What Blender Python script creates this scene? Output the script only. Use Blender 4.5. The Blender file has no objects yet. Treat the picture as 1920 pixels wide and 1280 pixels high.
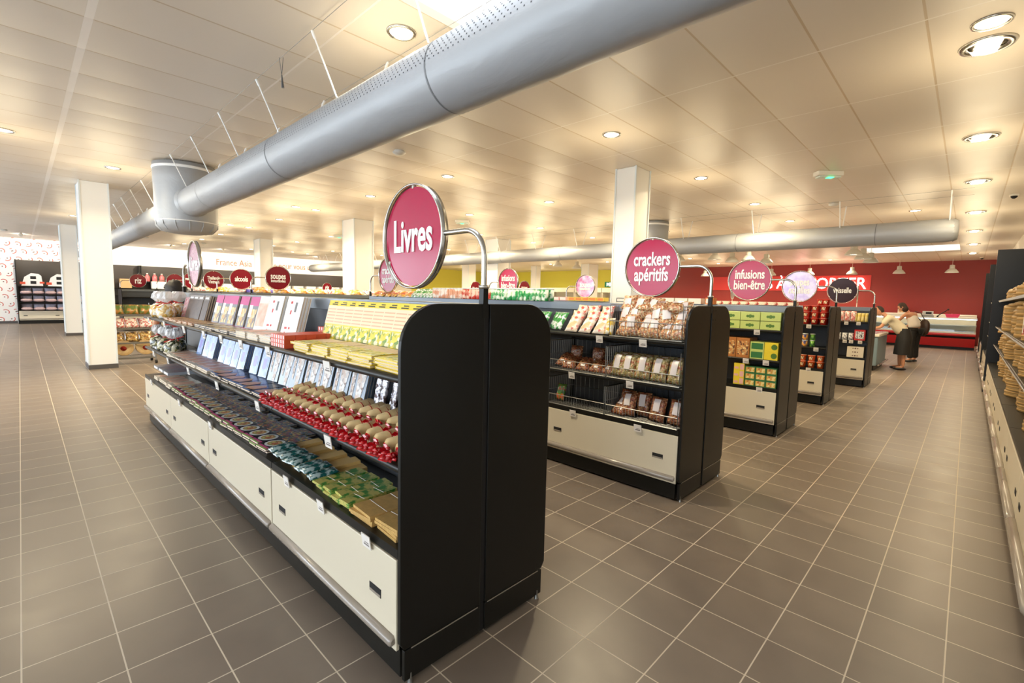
import bpy, bmesh, math, random
from mathutils import Vector, Matrix, Euler, noise
PI = math.pi
S = bpy.context.scene
COL = S.collection
RND = random.Random(7)

# ------------------------------------------------------------------ camera
cam_d = bpy.data.cameras.new('camera'); cam = bpy.data.objects.new('camera', cam_d); COL.objects.link(cam)
cr = Vector((0.6943938, -0.7192169, 0.02333004)); cu = Vector((0.05075604, 0.08129305, 0.99539704)); cf = Vector((0.71780295, 0.69001339, -0.09295399))
Mx = Matrix((cr, cu, -cf)).transposed().to_4x4(); Mx.translation = Vector((-1.72661, -1.15116, 1.55080))
cam.matrix_world = Mx
cam_d.sensor_width = 36; cam_d.lens = 886.12/1920*36; cam_d.clip_start = .05; cam_d.clip_end = 200
S.camera = cam
# ------------------------------------------------------------------ view, world
S.view_settings.view_transform = 'Standard'; S.view_settings.look = 'None'; S.view_settings.gamma = 1
S.view_settings.use_curve_mapping = False; S.view_settings.exposure = 0.2
W = bpy.data.worlds.new('daylight'); S.world = W; W.use_nodes = True
bgn = W.node_tree.nodes['Background']; bgn.inputs[0].default_value = (.80, .90, 1, 1); bgn.inputs[1].default_value = 6.5
LAMP_W = 47.0      # downlights (W)
CEIL_FILL_W = 17.0  # added ceiling fill below each fitting (W)
H = 3.51           # ceiling height

# ------------------------------------------------------------------ materials
MATS = {}
def srgb(c):
    return tuple((x/255/12.92 if x/255 <= .04045 else ((x/255+.055)/1.055)**2.4) for x in c)
def mat(name, rgb=(200, 200, 200), rough=.5, metal=0, noise_amt=0, scale=20, rgb2=None, bump=0, bscale=60, emit=0, coat=0, alpha=1, spec=.5, kind=None, sharp=False, trans=0):
    if name in MATS: return MATS[name]
    m = bpy.data.materials.new(name); m.use_nodes = True; MATS[name] = m
    nt = m.node_tree; N = nt.nodes; L = nt.links; b = N['Principled BSDF']
    c = srgb(rgb) + (1,)
    b.inputs['Base Color'].default_value = c; b.inputs['Roughness'].default_value = rough; b.inputs['Metallic'].default_value = metal
    b.inputs['Specular IOR Level'].default_value = spec
    if coat: b.inputs['Coat Weight'].default_value = coat; b.inputs['Coat Roughness'].default_value = .08
    if trans: b.inputs['Transmission Weight'].default_value = trans
    if alpha < 1: b.inputs['Alpha'].default_value = alpha
    if emit: b.inputs['Emission Color'].default_value = c; b.inputs['Emission Strength'].default_value = emit
    tc = N.new('ShaderNodeTexCoord')
    if kind == 'cells':          # crowded little pieces in several colours
        v = N.new('ShaderNodeTexVoronoi'); v.inputs['Scale'].default_value = scale; L.new(tc.outputs['Object'], v.inputs['Vector'])
        r = N.new('ShaderNodeValToRGB'); e = r.color_ramp; sep = N.new('ShaderNodeSeparateColor')
        L.new(v.outputs['Color'], sep.inputs[0]); L.new(sep.outputs[0], r.inputs[0])
        cs = rgb2; e.elements[0].color = srgb(cs[0])+(1,); e.elements[0].position = 0
        e.elements[1].color = srgb(cs[-1])+(1,); e.elements[1].position = .85
        for i, cc in enumerate(cs[1:-1]):
            x = e.elements.new(.85*(i+1)/(len(cs)-1)); x.color = srgb(cc)+(1,)
        e.interpolation = 'CONSTANT' if sharp else 'LINEAR'
        L.new(r.outputs[0], b.inputs['Base Color'])
        if bump:
            bp = N.new('ShaderNodeBump'); bp.inputs['Strength'].default_value = bump; bp.inputs['Distance'].default_value = .006; bp.invert = True
            L.new(v.outputs['Distance'], bp.inputs['Height']); L.new(bp.outputs[0], b.inputs['Normal'])
        return m
    if noise_amt or rgb2:
        n = N.new('ShaderNodeTexNoise'); n.inputs['Scale'].default_value = scale; n.inputs['Detail'].default_value = 4; L.new(tc.outputs['Object'], n.inputs['Vector'])
        r = N.new('ShaderNodeValToRGB'); e = r.color_ramp
        c2 = srgb(rgb2) if rgb2 else tuple(x*(1-noise_amt) for x in c[:3])
        e.elements[0].color = c2+(1,); e.elements[0].position = .42 if sharp else .3; e.elements[1].color = c; e.elements[1].position = .52 if sharp else .7
        L.new(n.outputs[0], r.inputs[0]); L.new(r.outputs[0], b.inputs['Base Color'])
    if bump:
        n = N.new('ShaderNodeTexNoise'); n.inputs['Scale'].default_value = bscale; n.inputs['Detail'].default_value = 3; L.new(tc.outputs['Object'], n.inputs['Vector'])
        bp = N.new('ShaderNodeBump'); bp.inputs['Strength'].default_value = bump; bp.inputs['Distance'].default_value = .01
        L.new(n.outputs[0], bp.inputs['Height']); L.new(bp.outputs[0], b.inputs['Normal'])
    return m

def mathn(nt, op, a, b=None, c=None):
    n = nt.nodes.new('ShaderNodeMath'); n.operation = op
    for i, v in enumerate((a, b, c)):
        if v is None: continue
        if isinstance(v, (int, float)): n.inputs[i].default_value = v
        else: nt.links.new(v, n.inputs[i])
    return n.outputs[0]
def grid_line(nt, coord, off, per, w):   # 1 inside a line of width w repeating every per
    x = mathn(nt, 'SUBTRACT', coord, off); x = mathn(nt, 'DIVIDE', x, per); x = mathn(nt, 'FRACT', mathn(nt, 'ADD', x, 100.5))
    x = mathn(nt, 'ABSOLUTE', mathn(nt, 'SUBTRACT', x, .5)); x = mathn(nt, 'MULTIPLY', x, per)
    return mathn(nt, 'LESS_THAN', x, w/2)
def mixc(nt, f, a, b):
    n = nt.nodes.new('ShaderNodeMix'); n.data_type = 'RGBA'; nt.links.new(f, n.inputs[0])
    for i, v in ((6, a), (7, b)):
        if isinstance(v, tuple): n.inputs[i].default_value = v
        else: nt.links.new(v, n.inputs[i])
    return n.outputs[2]

def floor_mat():
    m = mat('floor_tile', (120, 105, 95), .36); nt = m.node_tree; b = nt.nodes['Principled BSDF']
    tc = nt.nodes.new('ShaderNodeTexCoord'); sp = nt.nodes.new('ShaderNodeSeparateXYZ'); nt.links.new(tc.outputs['Object'], sp.inputs[0])
    g = mathn(nt, 'MAXIMUM', grid_line(nt, sp.outputs[0], 0, .3, .0055), grid_line(nt, sp.outputs[1], 0, .3, .0055))
    # per tile tint
    fl = nt.nodes.new('ShaderNodeVectorMath'); fl.operation = 'SCALE'; fl.inputs['Scale'].default_value = 1/.3; nt.links.new(tc.outputs['Object'], fl.inputs[0])
    f2 = nt.nodes.new('ShaderNodeVectorMath'); f2.operation = 'FLOOR'; nt.links.new(fl.outputs[0], f2.inputs[0])
    wn = nt.nodes.new('ShaderNodeTexWhiteNoise'); nt.links.new(f2.outputs[0], wn.inputs[0])
    n = nt.nodes.new('ShaderNodeTexNoise'); n.inputs['Scale'].default_value = 5; n.inputs['Detail'].default_value = 6; nt.links.new(tc.outputs['Object'], n.inputs['Vector'])
    s = mathn(nt, 'ADD', mathn(nt, 'MULTIPLY', wn.outputs[0], .3), mathn(nt, 'MULTIPLY', n.outputs[0], .7))
    base = mixc(nt, s, srgb((108, 97, 87))+(1,), srgb((132, 119, 106))+(1,))
    nt.links.new(mixc(nt, g, base, srgb((205, 192, 172))+(1,)), b.inputs['Base Color'])
    nt.links.new(mathn(nt, 'ADD', mathn(nt, 'MULTIPLY', g, .35), mathn(nt, 'ADD', .26, mathn(nt, 'MULTIPLY', n.outputs[0], .18))), b.inputs['Roughness'])
    bp = nt.nodes.new('ShaderNodeBump'); bp.inputs['Strength'].default_value = .35; bp.inputs['Distance'].default_value = .003; bp.invert = True
    nt.links.new(g, bp.inputs['Height']); nt.links.new(bp.outputs[0], b.inputs['Normal'])
    return m
def ceiling_mat():
    m = mat('ceiling_panel', (228, 214, 196), .40, spec=.5); nt = m.node_tree; b = nt.nodes['Principled BSDF']
    tc = nt.nodes.new('ShaderNodeTexCoord'); sp = nt.nodes.new('ShaderNodeSeparateXYZ'); nt.links.new(tc.outputs['Object'], sp.inputs[0])
    X, Y = sp.outputs[0], sp.outputs[1]
    gy = grid_line(nt, Y, -.147, .633, .016); gx = grid_line(nt, X, .045, 1.32, .017)
    gs = grid_line(nt, X, -1.275, 400, .05)
    g = mathn(nt, 'MAXIMUM', gy, mathn(nt, 'MAXIMUM', gx, gs))
    c = mixc(nt, gy, srgb((228, 217, 202))+(1,), srgb((204, 184, 156))+(1,))
    c = mixc(nt, mathn(nt, 'MAXIMUM', gx, gs), c, srgb((244, 236, 226))+(1,))
    nt.links.new(c, b.inputs['Base Color'])
    # each plank is bowed slightly downwards between its joints
    fy = mathn(nt, 'SUBTRACT', mathn(nt, 'FRACT', mathn(nt, 'ADD', mathn(nt, 'DIVIDE', mathn(nt, 'SUBTRACT', Y, -.147), .633), 100)), .5)
    par = mathn(nt, 'MULTIPLY', mathn(nt, 'MULTIPLY', fy, fy), -1)
    n = nt.nodes.new('ShaderNodeTexNoise'); n.inputs['Scale'].default_value = 1.6; n.inputs['Detail'].default_value = 1; nt.links.new(tc.outputs['Object'], n.inputs['Vector'])
    hgt = mathn(nt, 'ADD', mathn(nt, 'MULTIPLY', par, .022), mathn(nt, 'MULTIPLY', n.outputs[0], .012))
    hgt = mathn(nt, 'SUBTRACT', hgt, mathn(nt, 'MULTIPLY', g, .004))
    bp = nt.nodes.new('ShaderNodeBump'); bp.inputs['Strength'].default_value = 1; bp.inputs['Distance'].default_value = 1
    nt.links.new(hgt, bp.inputs['Height']); nt.links.new(bp.outputs[0], b.inputs['Normal'])
    return m
def pattern_mat():     # retro circles-and-arcs wallpaper, world XZ
    m = mat('pattern_wallpaper', (238, 234, 228), .6); nt = m.node_tree; b = nt.nodes['Principled BSDF']
    tc = nt.nodes.new('ShaderNodeTexCoord'); sp = nt.nodes.new('ShaderNodeSeparateXYZ'); nt.links.new(tc.outputs['Object'], sp.inputs[0])
    P = .62
    cx = mathn(nt, 'FRACT', mathn(nt, 'ADD', mathn(nt, 'DIVIDE', sp.outputs[0], P), 100))
    row = mathn(nt, 'DIVIDE', sp.outputs[2], P)
    cz = mathn(nt, 'FRACT', mathn(nt, 'ADD', row, 100))
    def dist(ox, oz):
        a = mathn(nt, 'SUBTRACT', cx, ox); c = mathn(nt, 'SUBTRACT', cz, oz)
        return mathn(nt, 'SQRT', mathn(nt, 'ADD', mathn(nt, 'MULTIPLY', a, a), mathn(nt, 'MULTIPLY', c, c)))
    red = None; dark = None
    for ox, oz, k in ((.25, .25, 1), (.75, .3, -1), (.5, .75, 1), (.02, .8, -1), (.98, .78, 1)):
        d = dist(ox, oz)
        ring = mathn(nt, 'LESS_THAN', mathn(nt, 'ABSOLUTE', mathn(nt, 'SUBTRACT', d, .16)), .022)
        side = mathn(nt, 'GREATER_THAN', mathn(nt, 'ADD', mathn(nt, 'SUBTRACT', cx, ox), mathn(nt, 'MULTIPLY', mathn(nt, 'SUBTRACT', cz, oz), k)), .03)
        ring = mathn(nt, 'MULTIPLY', ring, side)
        dot = mathn(nt, 'LESS_THAN', d, .035)
        red = ring if red is None else mathn(nt, 'MAXIMUM', red, ring)
        dark = dot if dark is None else mathn(nt, 'MAXIMUM', dark, dot)
    c = mixc(nt, red, srgb((240, 236, 230))+(1,), srgb((205, 95, 80))+(1,))
    c = mixc(nt, dark, c, srgb((120, 90, 85))+(1,))
    nt.links.new(c, b.inputs['Base Color'])
    return m
def duct_mat():
    m = mat('duct_fabric', (168, 170, 172), .45, spec=.4); nt = m.node_tree; b = nt.nodes['Principled BSDF']
    b.inputs['Metallic'].default_value = .15
    tc = nt.nodes.new('ShaderNodeTexCoord')
    mp = nt.nodes.new('ShaderNodeMapping'); mp.inputs['Scale'].default_value = (1, .35, 1); nt.links.new(tc.outputs['Object'], mp.inputs[0])
    n = nt.nodes.new('ShaderNodeTexNoise'); n.inputs['Scale'].default_value = 6; n.inputs['Detail'].default_value = 4; n.inputs['Distortion'].default_value = .8
    nt.links.new(mp.outputs[0], n.inputs['Vector'])
    bp = nt.nodes.new('ShaderNodeBump'); bp.inputs['Strength'].default_value = .35; bp.inputs['Distance'].default_value = .02
    nt.links.new(n.outputs[0], bp.inputs['Height']); nt.links.new(bp.outputs[0], b.inputs['Normal'])
    return m

BLACK = mat('black_powder_coat', (24, 23, 20), .36, spec=.3)
DKGREY = mat('dark_grey_steel', (70, 73, 78), .35, spec=.5)
BEAM = mat('grey_beam_steel', (120, 126, 132), .3, metal=.4)
WHITE = mat('white_enamel', (226, 220, 206), .28, spec=.5)
CREAM = mat('cream_drawer_front', (213, 203, 180), .25, spec=.5)
CHROME = mat('brushed_chrome', (200, 198, 192), .22, metal=1)
WIRE = mat('zinc_wire', (150, 150, 146), .35, metal=.9)
BUMPER = mat('grey_bumper_plastic', (150, 140, 128), .18, spec=.7)
HOLE = mat('dark_recess', (18, 17, 17), .7)
TAG = mat('paper_tag', (228, 222, 214), .5)
TAGTXT = mat('tag_print', (120, 112, 108), .6)
COLM = mat('column_paint', (232, 231, 227), .35)
COLTRIM = mat('column_corner_bead', (214, 222, 226), .3)
SKIRT = mat('dark_skirting_tile', (82, 78, 76), .35)
MAGENTA = mat('magenta_sign_face', (172, 8, 62), .14, spec=.35)
MAROON = mat('maroon_sign_face', (118, 10, 30), .2, spec=.35)
DMAROON = mat('dark_maroon_sign_face', (44, 14, 22), .3, spec=.3)
LILAC = mat('lilac_marbled_sign_face', (214, 196, 226), .12, rgb2=(150, 110, 190), scale=7, coat=1)
GREYD = mat('grey_disc_back', (150, 152, 150), .3, metal=.3)
SIGNTXT = mat('white_sign_letters', (245, 243, 240), .4)
PAGES = mat('book_page_edges', (226, 208, 180), .7, noise_amt=.12, scale=60)
REDW = mat('red_wall_paint', (138, 34, 27), .5)
YELW = mat('lime_yellow_wall_paint', (222, 214, 84), .55)
WHW = mat('white_wall_paint', (240, 236, 228), .55)
LETTER = mat('brown_wall_letters', (168, 112, 78), .6)
LETTERR = mat('red_wall_letters', (190, 48, 34), .6)
GLASS = mat('counter_glass', (235, 245, 245), .03, trans=1, spec=.5)
LAMPG = mat('lamp_glow', (255, 236, 208), .4, emit=16)
LAMPG2 = mat('lamp_glow_far', (255, 236, 208), .4, emit=9)
SKYG = mat('skylight_glow', (235, 243, 255), .4, emit=3.2)
NEON = mat('lit_white_letters', (255, 232, 228), .4, emit=3)
HALO_RED = mat('painted_red_halo', (200, 44, 36), .4, emit=.12)
GREENLED = mat('green_indicator', (60, 235, 140), .4, emit=3)
GREENEX = mat('green_exit_face', (20, 110, 70), .4, emit=.4)

# ------------------------------------------------------------------ mesh builder
class MB:
    def __init__(s): s.v = []; s.f = []; s.m = []; s.s = []
    def add(s, vs, fs, mi=0, smooth=False, M=None):
        o = len(s.v)
        s.v += [(M @ Vector(p))[:] if M is not None else tuple(p) for p in vs]
        s.f += [tuple(i+o for i in f) for f in fs]; s.m += [mi]*len(fs); s.s += [smooth]*len(fs)
        return s
    def box(s, x0, x1, y0, y1, z0, z1, mi=0, M=None):
        return s.add([(x0,y0,z0),(x1,y0,z0),(x1,y1,z0),(x0,y1,z0),(x0,y0,z1),(x1,y0,z1),(x1,y1,z1),(x0,y1,z1)],
                     [(0,3,2,1),(4,5,6,7),(0,1,5,4),(1,2,6,5),(2,3,7,6),(3,0,4,7)], mi, False, M)
    def tube(s, pts, r, seg=8, mi=0, caps=True, M=None, smooth=True):
        pts = [Vector(p) for p in pts]; n = len(pts); rs = r if isinstance(r, (list, tuple)) else [r]*n
        vs = []; fs = []; prev = None
        for i, p in enumerate(pts):
            t = (pts[min(i+1, n-1)]-pts[max(i-1, 0)]).normalized()
            a = prev if prev is not None else (Vector((0,0,1)) if abs(t.z) < .9 else Vector((1,0,0)))
            a = (a - t*a.dot(t)).normalized(); b = t.cross(a); prev = a
            for k in range(seg):
                an = 2*PI*k/seg; vs.append(p+(a*math.cos(an)+b*math.sin(an))*rs[i])
        for i in range(n-1):
            for k in range(seg):
                k2 = (k+1) % seg; fs.append((i*seg+k, i*seg+k2, (i+1)*seg+k2, (i+1)*seg+k))
        s.add(vs, fs, mi, smooth, M)
        if caps: s.add(vs[:seg], [tuple(range(seg))[::-1]], mi, False, M); s.add(vs[-seg:], [tuple(range(seg))], mi, False, M)
        return s
    def lathe(s, prof, seg=24, mi=0, c=(0,0,0), M=None, smooth=True, jit=0, rnd=None):
        vs = []; fs = []
        for r, z in prof:
            for k in range(seg):
                an = 2*PI*k/seg; j = 1+(rnd.uniform(-jit, jit) if jit else 0)
                vs.append((c[0]+r*j*math.cos(an), c[1]+r*j*math.sin(an), c[2]+z))
        for i in range(len(prof)-1):
            for k in range(seg):
                k2 = (k+1) % seg; fs.append((i*seg+k, i*seg+k2, (i+1)*seg+k2, (i+1)*seg+k))
        if prof[0][0] > 1e-5: fs.append(tuple(range(seg))[::-1])
        if prof[-1][0] > 1e-5: fs.append(tuple(range((len(prof)-1)*seg, len(prof)*seg)))
        return s.add(vs, fs, mi, smooth, M)
    def prism(s, poly, axis, a0, a1, mi=0, M=None):   # poly in the two other axes (cyclic order), extruded along axis
        n = len(poly)
        def p3(u, v, w): return {'x': (w, u, v), 'y': (u, w, v), 'z': (u, v, w)}[axis]
        vs = [p3(u, v, a0) for u, v in poly]+[p3(u, v, a1) for u, v in poly]
        fs = [tuple(range(n))[::-1], tuple(range(n, 2*n))]+[(i, (i+1) % n, n+(i+1) % n, n+i) for i in range(n)]
        return s.add(vs, fs, mi, False, M)
    def ball(s, c, r, seg=16, rings=10, mi=0, M=None, fn=None):
        vs = []; fs = []; r = r if isinstance(r, (tuple, list)) else (r, r, r)
        for i in range(rings+1):
            th = PI*i/rings
            for k in range(seg):
                ph = 2*PI*k/seg; d = Vector((math.sin(th)*math.cos(ph), math.sin(th)*math.sin(ph), math.cos(th)))
                q = 1 if fn is None else fn(d)
                vs.append((c[0]+d.x*r[0]*q, c[1]+d.y*r[1]*q, c[2]+d.z*r[2]*q))
        for i in range(rings):
            for k in range(seg):
                k2 = (k+1) % seg; fs.append((i*seg+k, (i+1)*seg+k, (i+1)*seg+k2, i*seg+k2))
        return s.add(vs, fs, mi, True, M)
    def mesh(s, name, mats):
        me = bpy.data.meshes.new(name); me.from_pydata(s.v, [], s.f)
        for m in (mats if isinstance(mats, (list, tuple)) else [mats]): me.materials.append(m)
        me.polygons.foreach_set('material_index', s.m); me.polygons.foreach_set('use_smooth', s.s); me.update()
        bm = bmesh.new(); bm.from_mesh(me); bmesh.ops.remove_doubles(bm, verts=bm.verts, dist=1e-5) if 0 else None
        bmesh.ops.recalc_face_normals(bm, faces=bm.faces); bm.to_mesh(me); bm.free()
        return me
    def build(s, name, mats, parent=None, bevel=0, label=None):
        o = bpy.data.objects.new(name, s.mesh(name, mats)); COL.objects.link(o)
        if parent is not None: o.parent = parent
        if bevel:
            b = o.modifiers.new('edge', 'BEVEL'); b.width = bevel; b.segments = 2; b.limit_method = 'ANGLE'
        if label: o['label'] = label
        return o
def tag(o, label, cat=None, group=None, kind=None):
    if label: o['label'] = label
    if cat: o['category'] = cat
    if group: o['group'] = group
    if kind: o['kind'] = kind
    return o
def empty(name, loc=(0,0,0), rz=0, label=None, cat=None, group=None):
    o = bpy.data.objects.new(name, None); COL.objects.link(o); o.location = loc; o.rotation_euler = (0,0,rz); o.empty_display_size = .1
    return tag(o, label, cat, group)
def kids(o): return [c for c in COL.objects if c.parent == o]
def make_copier(o):
    """remember the tree once so that copying needs no scan"""
    return (o, [(c, [(g, []) for g in kids(c)]) for c in kids(o)])
def copy_tree(t, parent=None):
    o, ch = t; c = o.copy(); COL.objects.link(c)
    if parent is not None: c.parent = parent
    for k in ch: copy_tree(k, c)
    return c
PROTO = {}
def place(key, make, loc, rot=(0,0,0), scale=(1,1,1), label=None, group=None):
    """first use takes the original itself, later uses copy it with its parts"""
    if key not in PROTO: o = make(); PROTO[key] = make_copier(o)
    else: o = copy_tree(PROTO[key])
    o.rotation_mode = 'XYZ'; o.location = loc; o.rotation_euler = rot; o.scale = scale
    if label: o['label'] = label
    if group: o['group'] = group
    elif 'group' in o: del o['group']
    return o
def struct(name, mb, mats, label=None, bevel=0):
    o = mb.build(name, mats, None, bevel); o['kind'] = 'structure'
    if label: o['label'] = label
    return o

TXT = {}
def text_mesh(body, size=.1, xs=.72, bold=.012, ext=.002, align='CENTER', space=1.0):
    k = (body, size, xs, bold, align)
    if k in TXT: return TXT[k]
    cu_ = bpy.data.curves.new('t', 'FONT'); cu_.body = body; cu_.size = size; cu_.align_x = align; cu_.align_y = 'CENTER'
    cu_.offset = bold*size; cu_.extrude = ext; cu_.space_line = .82; cu_.space_character = space; cu_.resolution_u = 3
    o = bpy.data.objects.new('t', cu_); COL.objects.link(o)
    bpy.context.view_layer.update()
    me = bpy.data.meshes.new_from_object(o.evaluated_get(bpy.context.evaluated_depsgraph_get()))
    bpy.data.objects.remove(o); bpy.data.curves.remove(cu_)
    for v in me.vertices: v.co.x *= xs
    TXT[k] = me; return me
def text(body, M, parent, m=SIGNTXT, name='letters', **kw):
    me = text_mesh(body, **kw).copy(); me.materials.clear(); me.materials.append(m)
    o = bpy.data.objects.new(name, me); COL.objects.link(o); o.parent = parent
    o.matrix_basis = M
    return o
# text facing -X (reader looks +X, right hand = -Y); facing +X; facing -Y; facing +Y
def face(d, loc):
    R = {'-x': ((0,-1,0),(0,0,1),(-1,0,0)), '+x': ((0,1,0),(0,0,1),(1,0,0)), '-y': ((1,0,0),(0,0,1),(0,-1,0)), '+y': ((-1,0,0),(0,0,1),(0,1,0))}[d]
    M = Matrix([Vector(r) for r in R]).transposed().to_4x4(); M.translation = Vector(loc); return M

# ------------------------------------------------------------------ room
XL, XR, YB, YF = -9.0, 25.5, -4.5, 27.3
struct('floor', MB().box(XL, XR+.2, YB, YF+.2, -.05, 0), floor_mat(), 'brown-grey square tiles with pale grout')
# ceiling with the two skylight openings left free
def ceiling():
    holes = [(-1.275, 1.365, .486, 1.752), (18.525, 20.6, -.78, 1.752)]
    xs = sorted({XL, XR+.2, holes[0][0], holes[0][1], holes[1][0], holes[1][1]}); ys = sorted({YB, YF+.2, holes[0][2], holes[0][3], holes[1][2]})
    mb = MB()
    for i in range(len(xs)-1):
        for j in range(len(ys)-1):
            cx, cy = (xs[i]+xs[i+1])/2, (ys[j]+ys[j+1])/2
            if any(h[0] < cx < h[1] and h[2] < cy < h[3] for h in holes): continue
            mb.box(xs[i], xs[i+1], ys[j], ys[j+1], H, H+.06)
    struct('ceiling', mb, ceiling_mat(), 'cream metal plank ceiling with narrow joints')
    for n, h in enumerate(holes):
        sk = MB(); t = .03
        sk.box(h[0]-t, h[0], h[2]-t, h[3]+t, H+.06, H+.5).box(h[1], h[1]+t, h[2]-t, h[3]+t, H+.06, H+.5).box(h[0], h[1], h[2]-t, h[2], H+.06, H+.5).box(h[0], h[1], h[3], h[3]+t, H+.06, H+.5)
        struct('window_%d' % (n+1), sk, WHITE, ['white skylight shaft above the grey fabric duct', 'white skylight shaft near the red wall'][n])
        dm = struct('window_%d' % (n+3), MB().box(h[0], h[1], h[2], h[3], H+.42, H+.45), SKYG, ['bright skylight dome pane above the near duct', 'bright skylight pane near the red wall'][n])
ceiling()
struct('wall_right', MB().box(1.0, XR, -2.12, -2.02, 0, H), WHW)
struct('wall_east_red', MB().box(XR, XR+.15, -2.12, 12.9, 0, H), REDW, 'plain red wall behind the delicatessen counter')
struct('wall_east_yellow', MB().box(XR, XR+.15, 12.9, YF, 0, H), YELW, 'lime yellow wall beyond the aisles')
struct('wall_far', MB().box(1.2, 17.5, YF, YF+.15, 0, H), WHW, 'white far wall with brown lettering')
struct('wall_far_yellow', MB().box(17.5, XR+.15, YF, YF+.15, 0, H), YELW, 'yellow end of the far wall')
struct('wall_far_pattern', MB().box(XL, 1.2, YF, YF+.15, 0, H), pattern_mat(), 'white wallpaper with red arcs and dots')
struct('baseboard_far', MB().box(XL, -1.85, YF-.015, YF, 0, .1), SKIRT)
# glazed shop front on the left and behind the camera: mullions only, daylight comes through
gl = MB()
for i in range(12): gl.box(XL-.06, XL, YB+i*2.9-.04, YB+i*2.9+.04, 0, H)
gl.box(XL-.06, XL, YB, YF, 0, .35); gl.box(XL-.06, XL, YB, YF, H-.3, H)
struct('window_5', gl, DKGREY, 'tall shop front glazing frame on the left')
struct('wall_behind', MB().box(XL, 1.1, YB-.15, YB, 0, H), WHW)
struct('wall_return', MB().box(1.0, 1.1, YB, -2.02, 0, H), WHW)

def column(x, y, label, w=.45, d=.62, sk=True):
    b = MB().box(x, x+w, y, y+d, .0, H)
    o = struct('column', b, COLM, label, .012)
    t = MB()
    for (cx, cy) in ((x, y), (x+w, y), (x, y+d), (x+w, y+d)): t.box(cx-.012, cx+.012, cy-.012, cy+.012, .08, H)
    t.build('corner_bead', COLTRIM, o)
    MB().box(x-.014, x+w+.014, y-.014, y+d+.014, 0, .085).build('skirting', SKIRT, o)
column(-.88, 10.75, 'large white square column at the left with dark skirting', .41)
column(-.76, 19.5, 'thinner looking white column behind the large left one', .38)
column(4.62, 2.515, 'white square column behind the crackers sign', .42, .33)
column(4.43, 10.59, 'white square column left of the large livres sign', .55, .62)
column(4.57, 18.05, 'white column behind the alcools and soupes signs')
column(9.54, 10.44, 'white column crossing behind the far duct', .6, .6)
column(14.8, 18.05, 'white column beyond the Réunion sign', .5, .5)
column(20.4, 14.3, 'cream column beyond the far soupes sign', .9, .5)
column(20.4, 18.2, 'slim white column by the yellow wall', .4, .4)

# writing on the far wall
fw = empty('lettering', (0, YF, 0), 0, 'brown words on the white far wall above the black shelving ending in a red riz', 'lettering')
text('France Asia importe pour vous un', face('-y', (10.55, -.01, 3.02)), fw, LETTER, size=.46, xs=.80, align='RIGHT', bold=.0)
text('riz', face('-y', (10.75, -.012, 3.06)), fw, LETTERR, size=.66, xs=.80, align='LEFT', bold=.01, name='red_word')
# lit letters on the red wall
nl = empty('illuminated_lettering', (XR, 0, 0), 0, 'glowing white capital letters on the red wall above the counter', 'illuminated sign')
text('PLATS À EMPORTER', face('-x', (-.09, 2.36, 2.55)), nl, NEON, size=.74, xs=.86, align='RIGHT', bold=.006, name='lit_letters')
MB().box(-.03, -.005, 2.2, 9.5, 2.22, 2.95).build('painted_halo', HALO_RED, nl)  # emissive sheet standing in for the letters' red halo on the wall
for y in (3, 5, 7):
    ld = bpy.data.lights.new('sign_light', 'POINT'); ld.energy = 5; ld.color = (1, .35, .28); ld.shadow_soft_size = .2
    lo = bpy.data.objects.new('sign_light', ld); COL.objects.link(lo); lo.parent = nl; lo.location = (-.35, y, 2.6)
# ------------------------------------------------------------------ ceiling fittings
def make_downlight():
    o = empty('recessed_downlight', cat='ceiling light')
    MB().lathe([(.085, -.002), (.088, -.012), (.108, -.012), (.112, 0)], 28).build('trim_ring', CHROME, o)
    MB().lathe([(.0001, -.012), (.05, -.011), (.084, -.006), (.084, 0)], 28).build('lamp_glass', LAMPG, o)
    return o
def add_lamp(parent, w, spread=150, z=-.03, fill_w=CEIL_FILL_W, color=(1, .83, .54)):
    key = ('area', w)
    if key not in MATS:
        ld = bpy.data.lights.new('lamp_light', 'AREA'); ld.shape = 'DISK'; ld.size = .15; ld.energy = w; ld.color = color; ld.spread = math.radians(spread); MATS[key] = ld
        l2 = bpy.data.lights.new('added_ceiling_fill', 'POINT'); l2.energy = fill_w; l2.color = color; l2.shadow_soft_size = .35; MATS[('p', w)] = l2  # unseen point light added under the fitting to brighten the ceiling
    a = bpy.data.objects.new('lamp_light', MATS[key]); COL.objects.link(a); a.parent = parent; a.location = (0, 0, z)
    if fill_w:
        p = bpy.data.objects.new('added_ceiling_fill', MATS[('p', w)]); COL.objects.link(p); p.parent = parent; p.location = (0, 0, -.6)
LX = [.36, 3.26, 5.88, 8.5, 11.05]
LY = [2.08, 5.2, 7.68, 10.2, 12.5, 15.0, 17.9, 20.4, 23.2]
near = {(3.26,2.08): 'round downlight in the ceiling left of the middle column', (.36,2.08): 'round downlight left of the skylight above the duct'}
n = 0
for ix, x in enumerate(LX):
    for iy, y in enumerate(LY):
        if x == .36 and iy > 0: continue
        lab = near.get((x, y), 'round downlight in ceiling row %s of the sales floor' % ['over the first aisle', 'between the first two gondolas', 'over the third gondola', 'over the fourth gondola', 'towards the red wall'][ix])
        o = place('dl', make_downlight, (x, y, H), label=lab, group=None if (x, y) in near else 'ceiling downlights '+['a','over the crackers gondola','over the infusions gondola','over the noodle gondola','over the vaisselle gondola'][ix])
        add_lamp(o, LAMP_W if y < 12 else LAMP_W*1.3)
for (x, y, lb) in ((-.57, 9.1, 'round downlight right of the large left column'), (-.59, 16.8, 'round downlight between the two left columns'), (-1.77, 7.82, 'round downlight at the left edge of the picture')):
    o = place('dl', make_downlight, (x, y, H), label=lb); add_lamp(o, LAMP_W)
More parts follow.
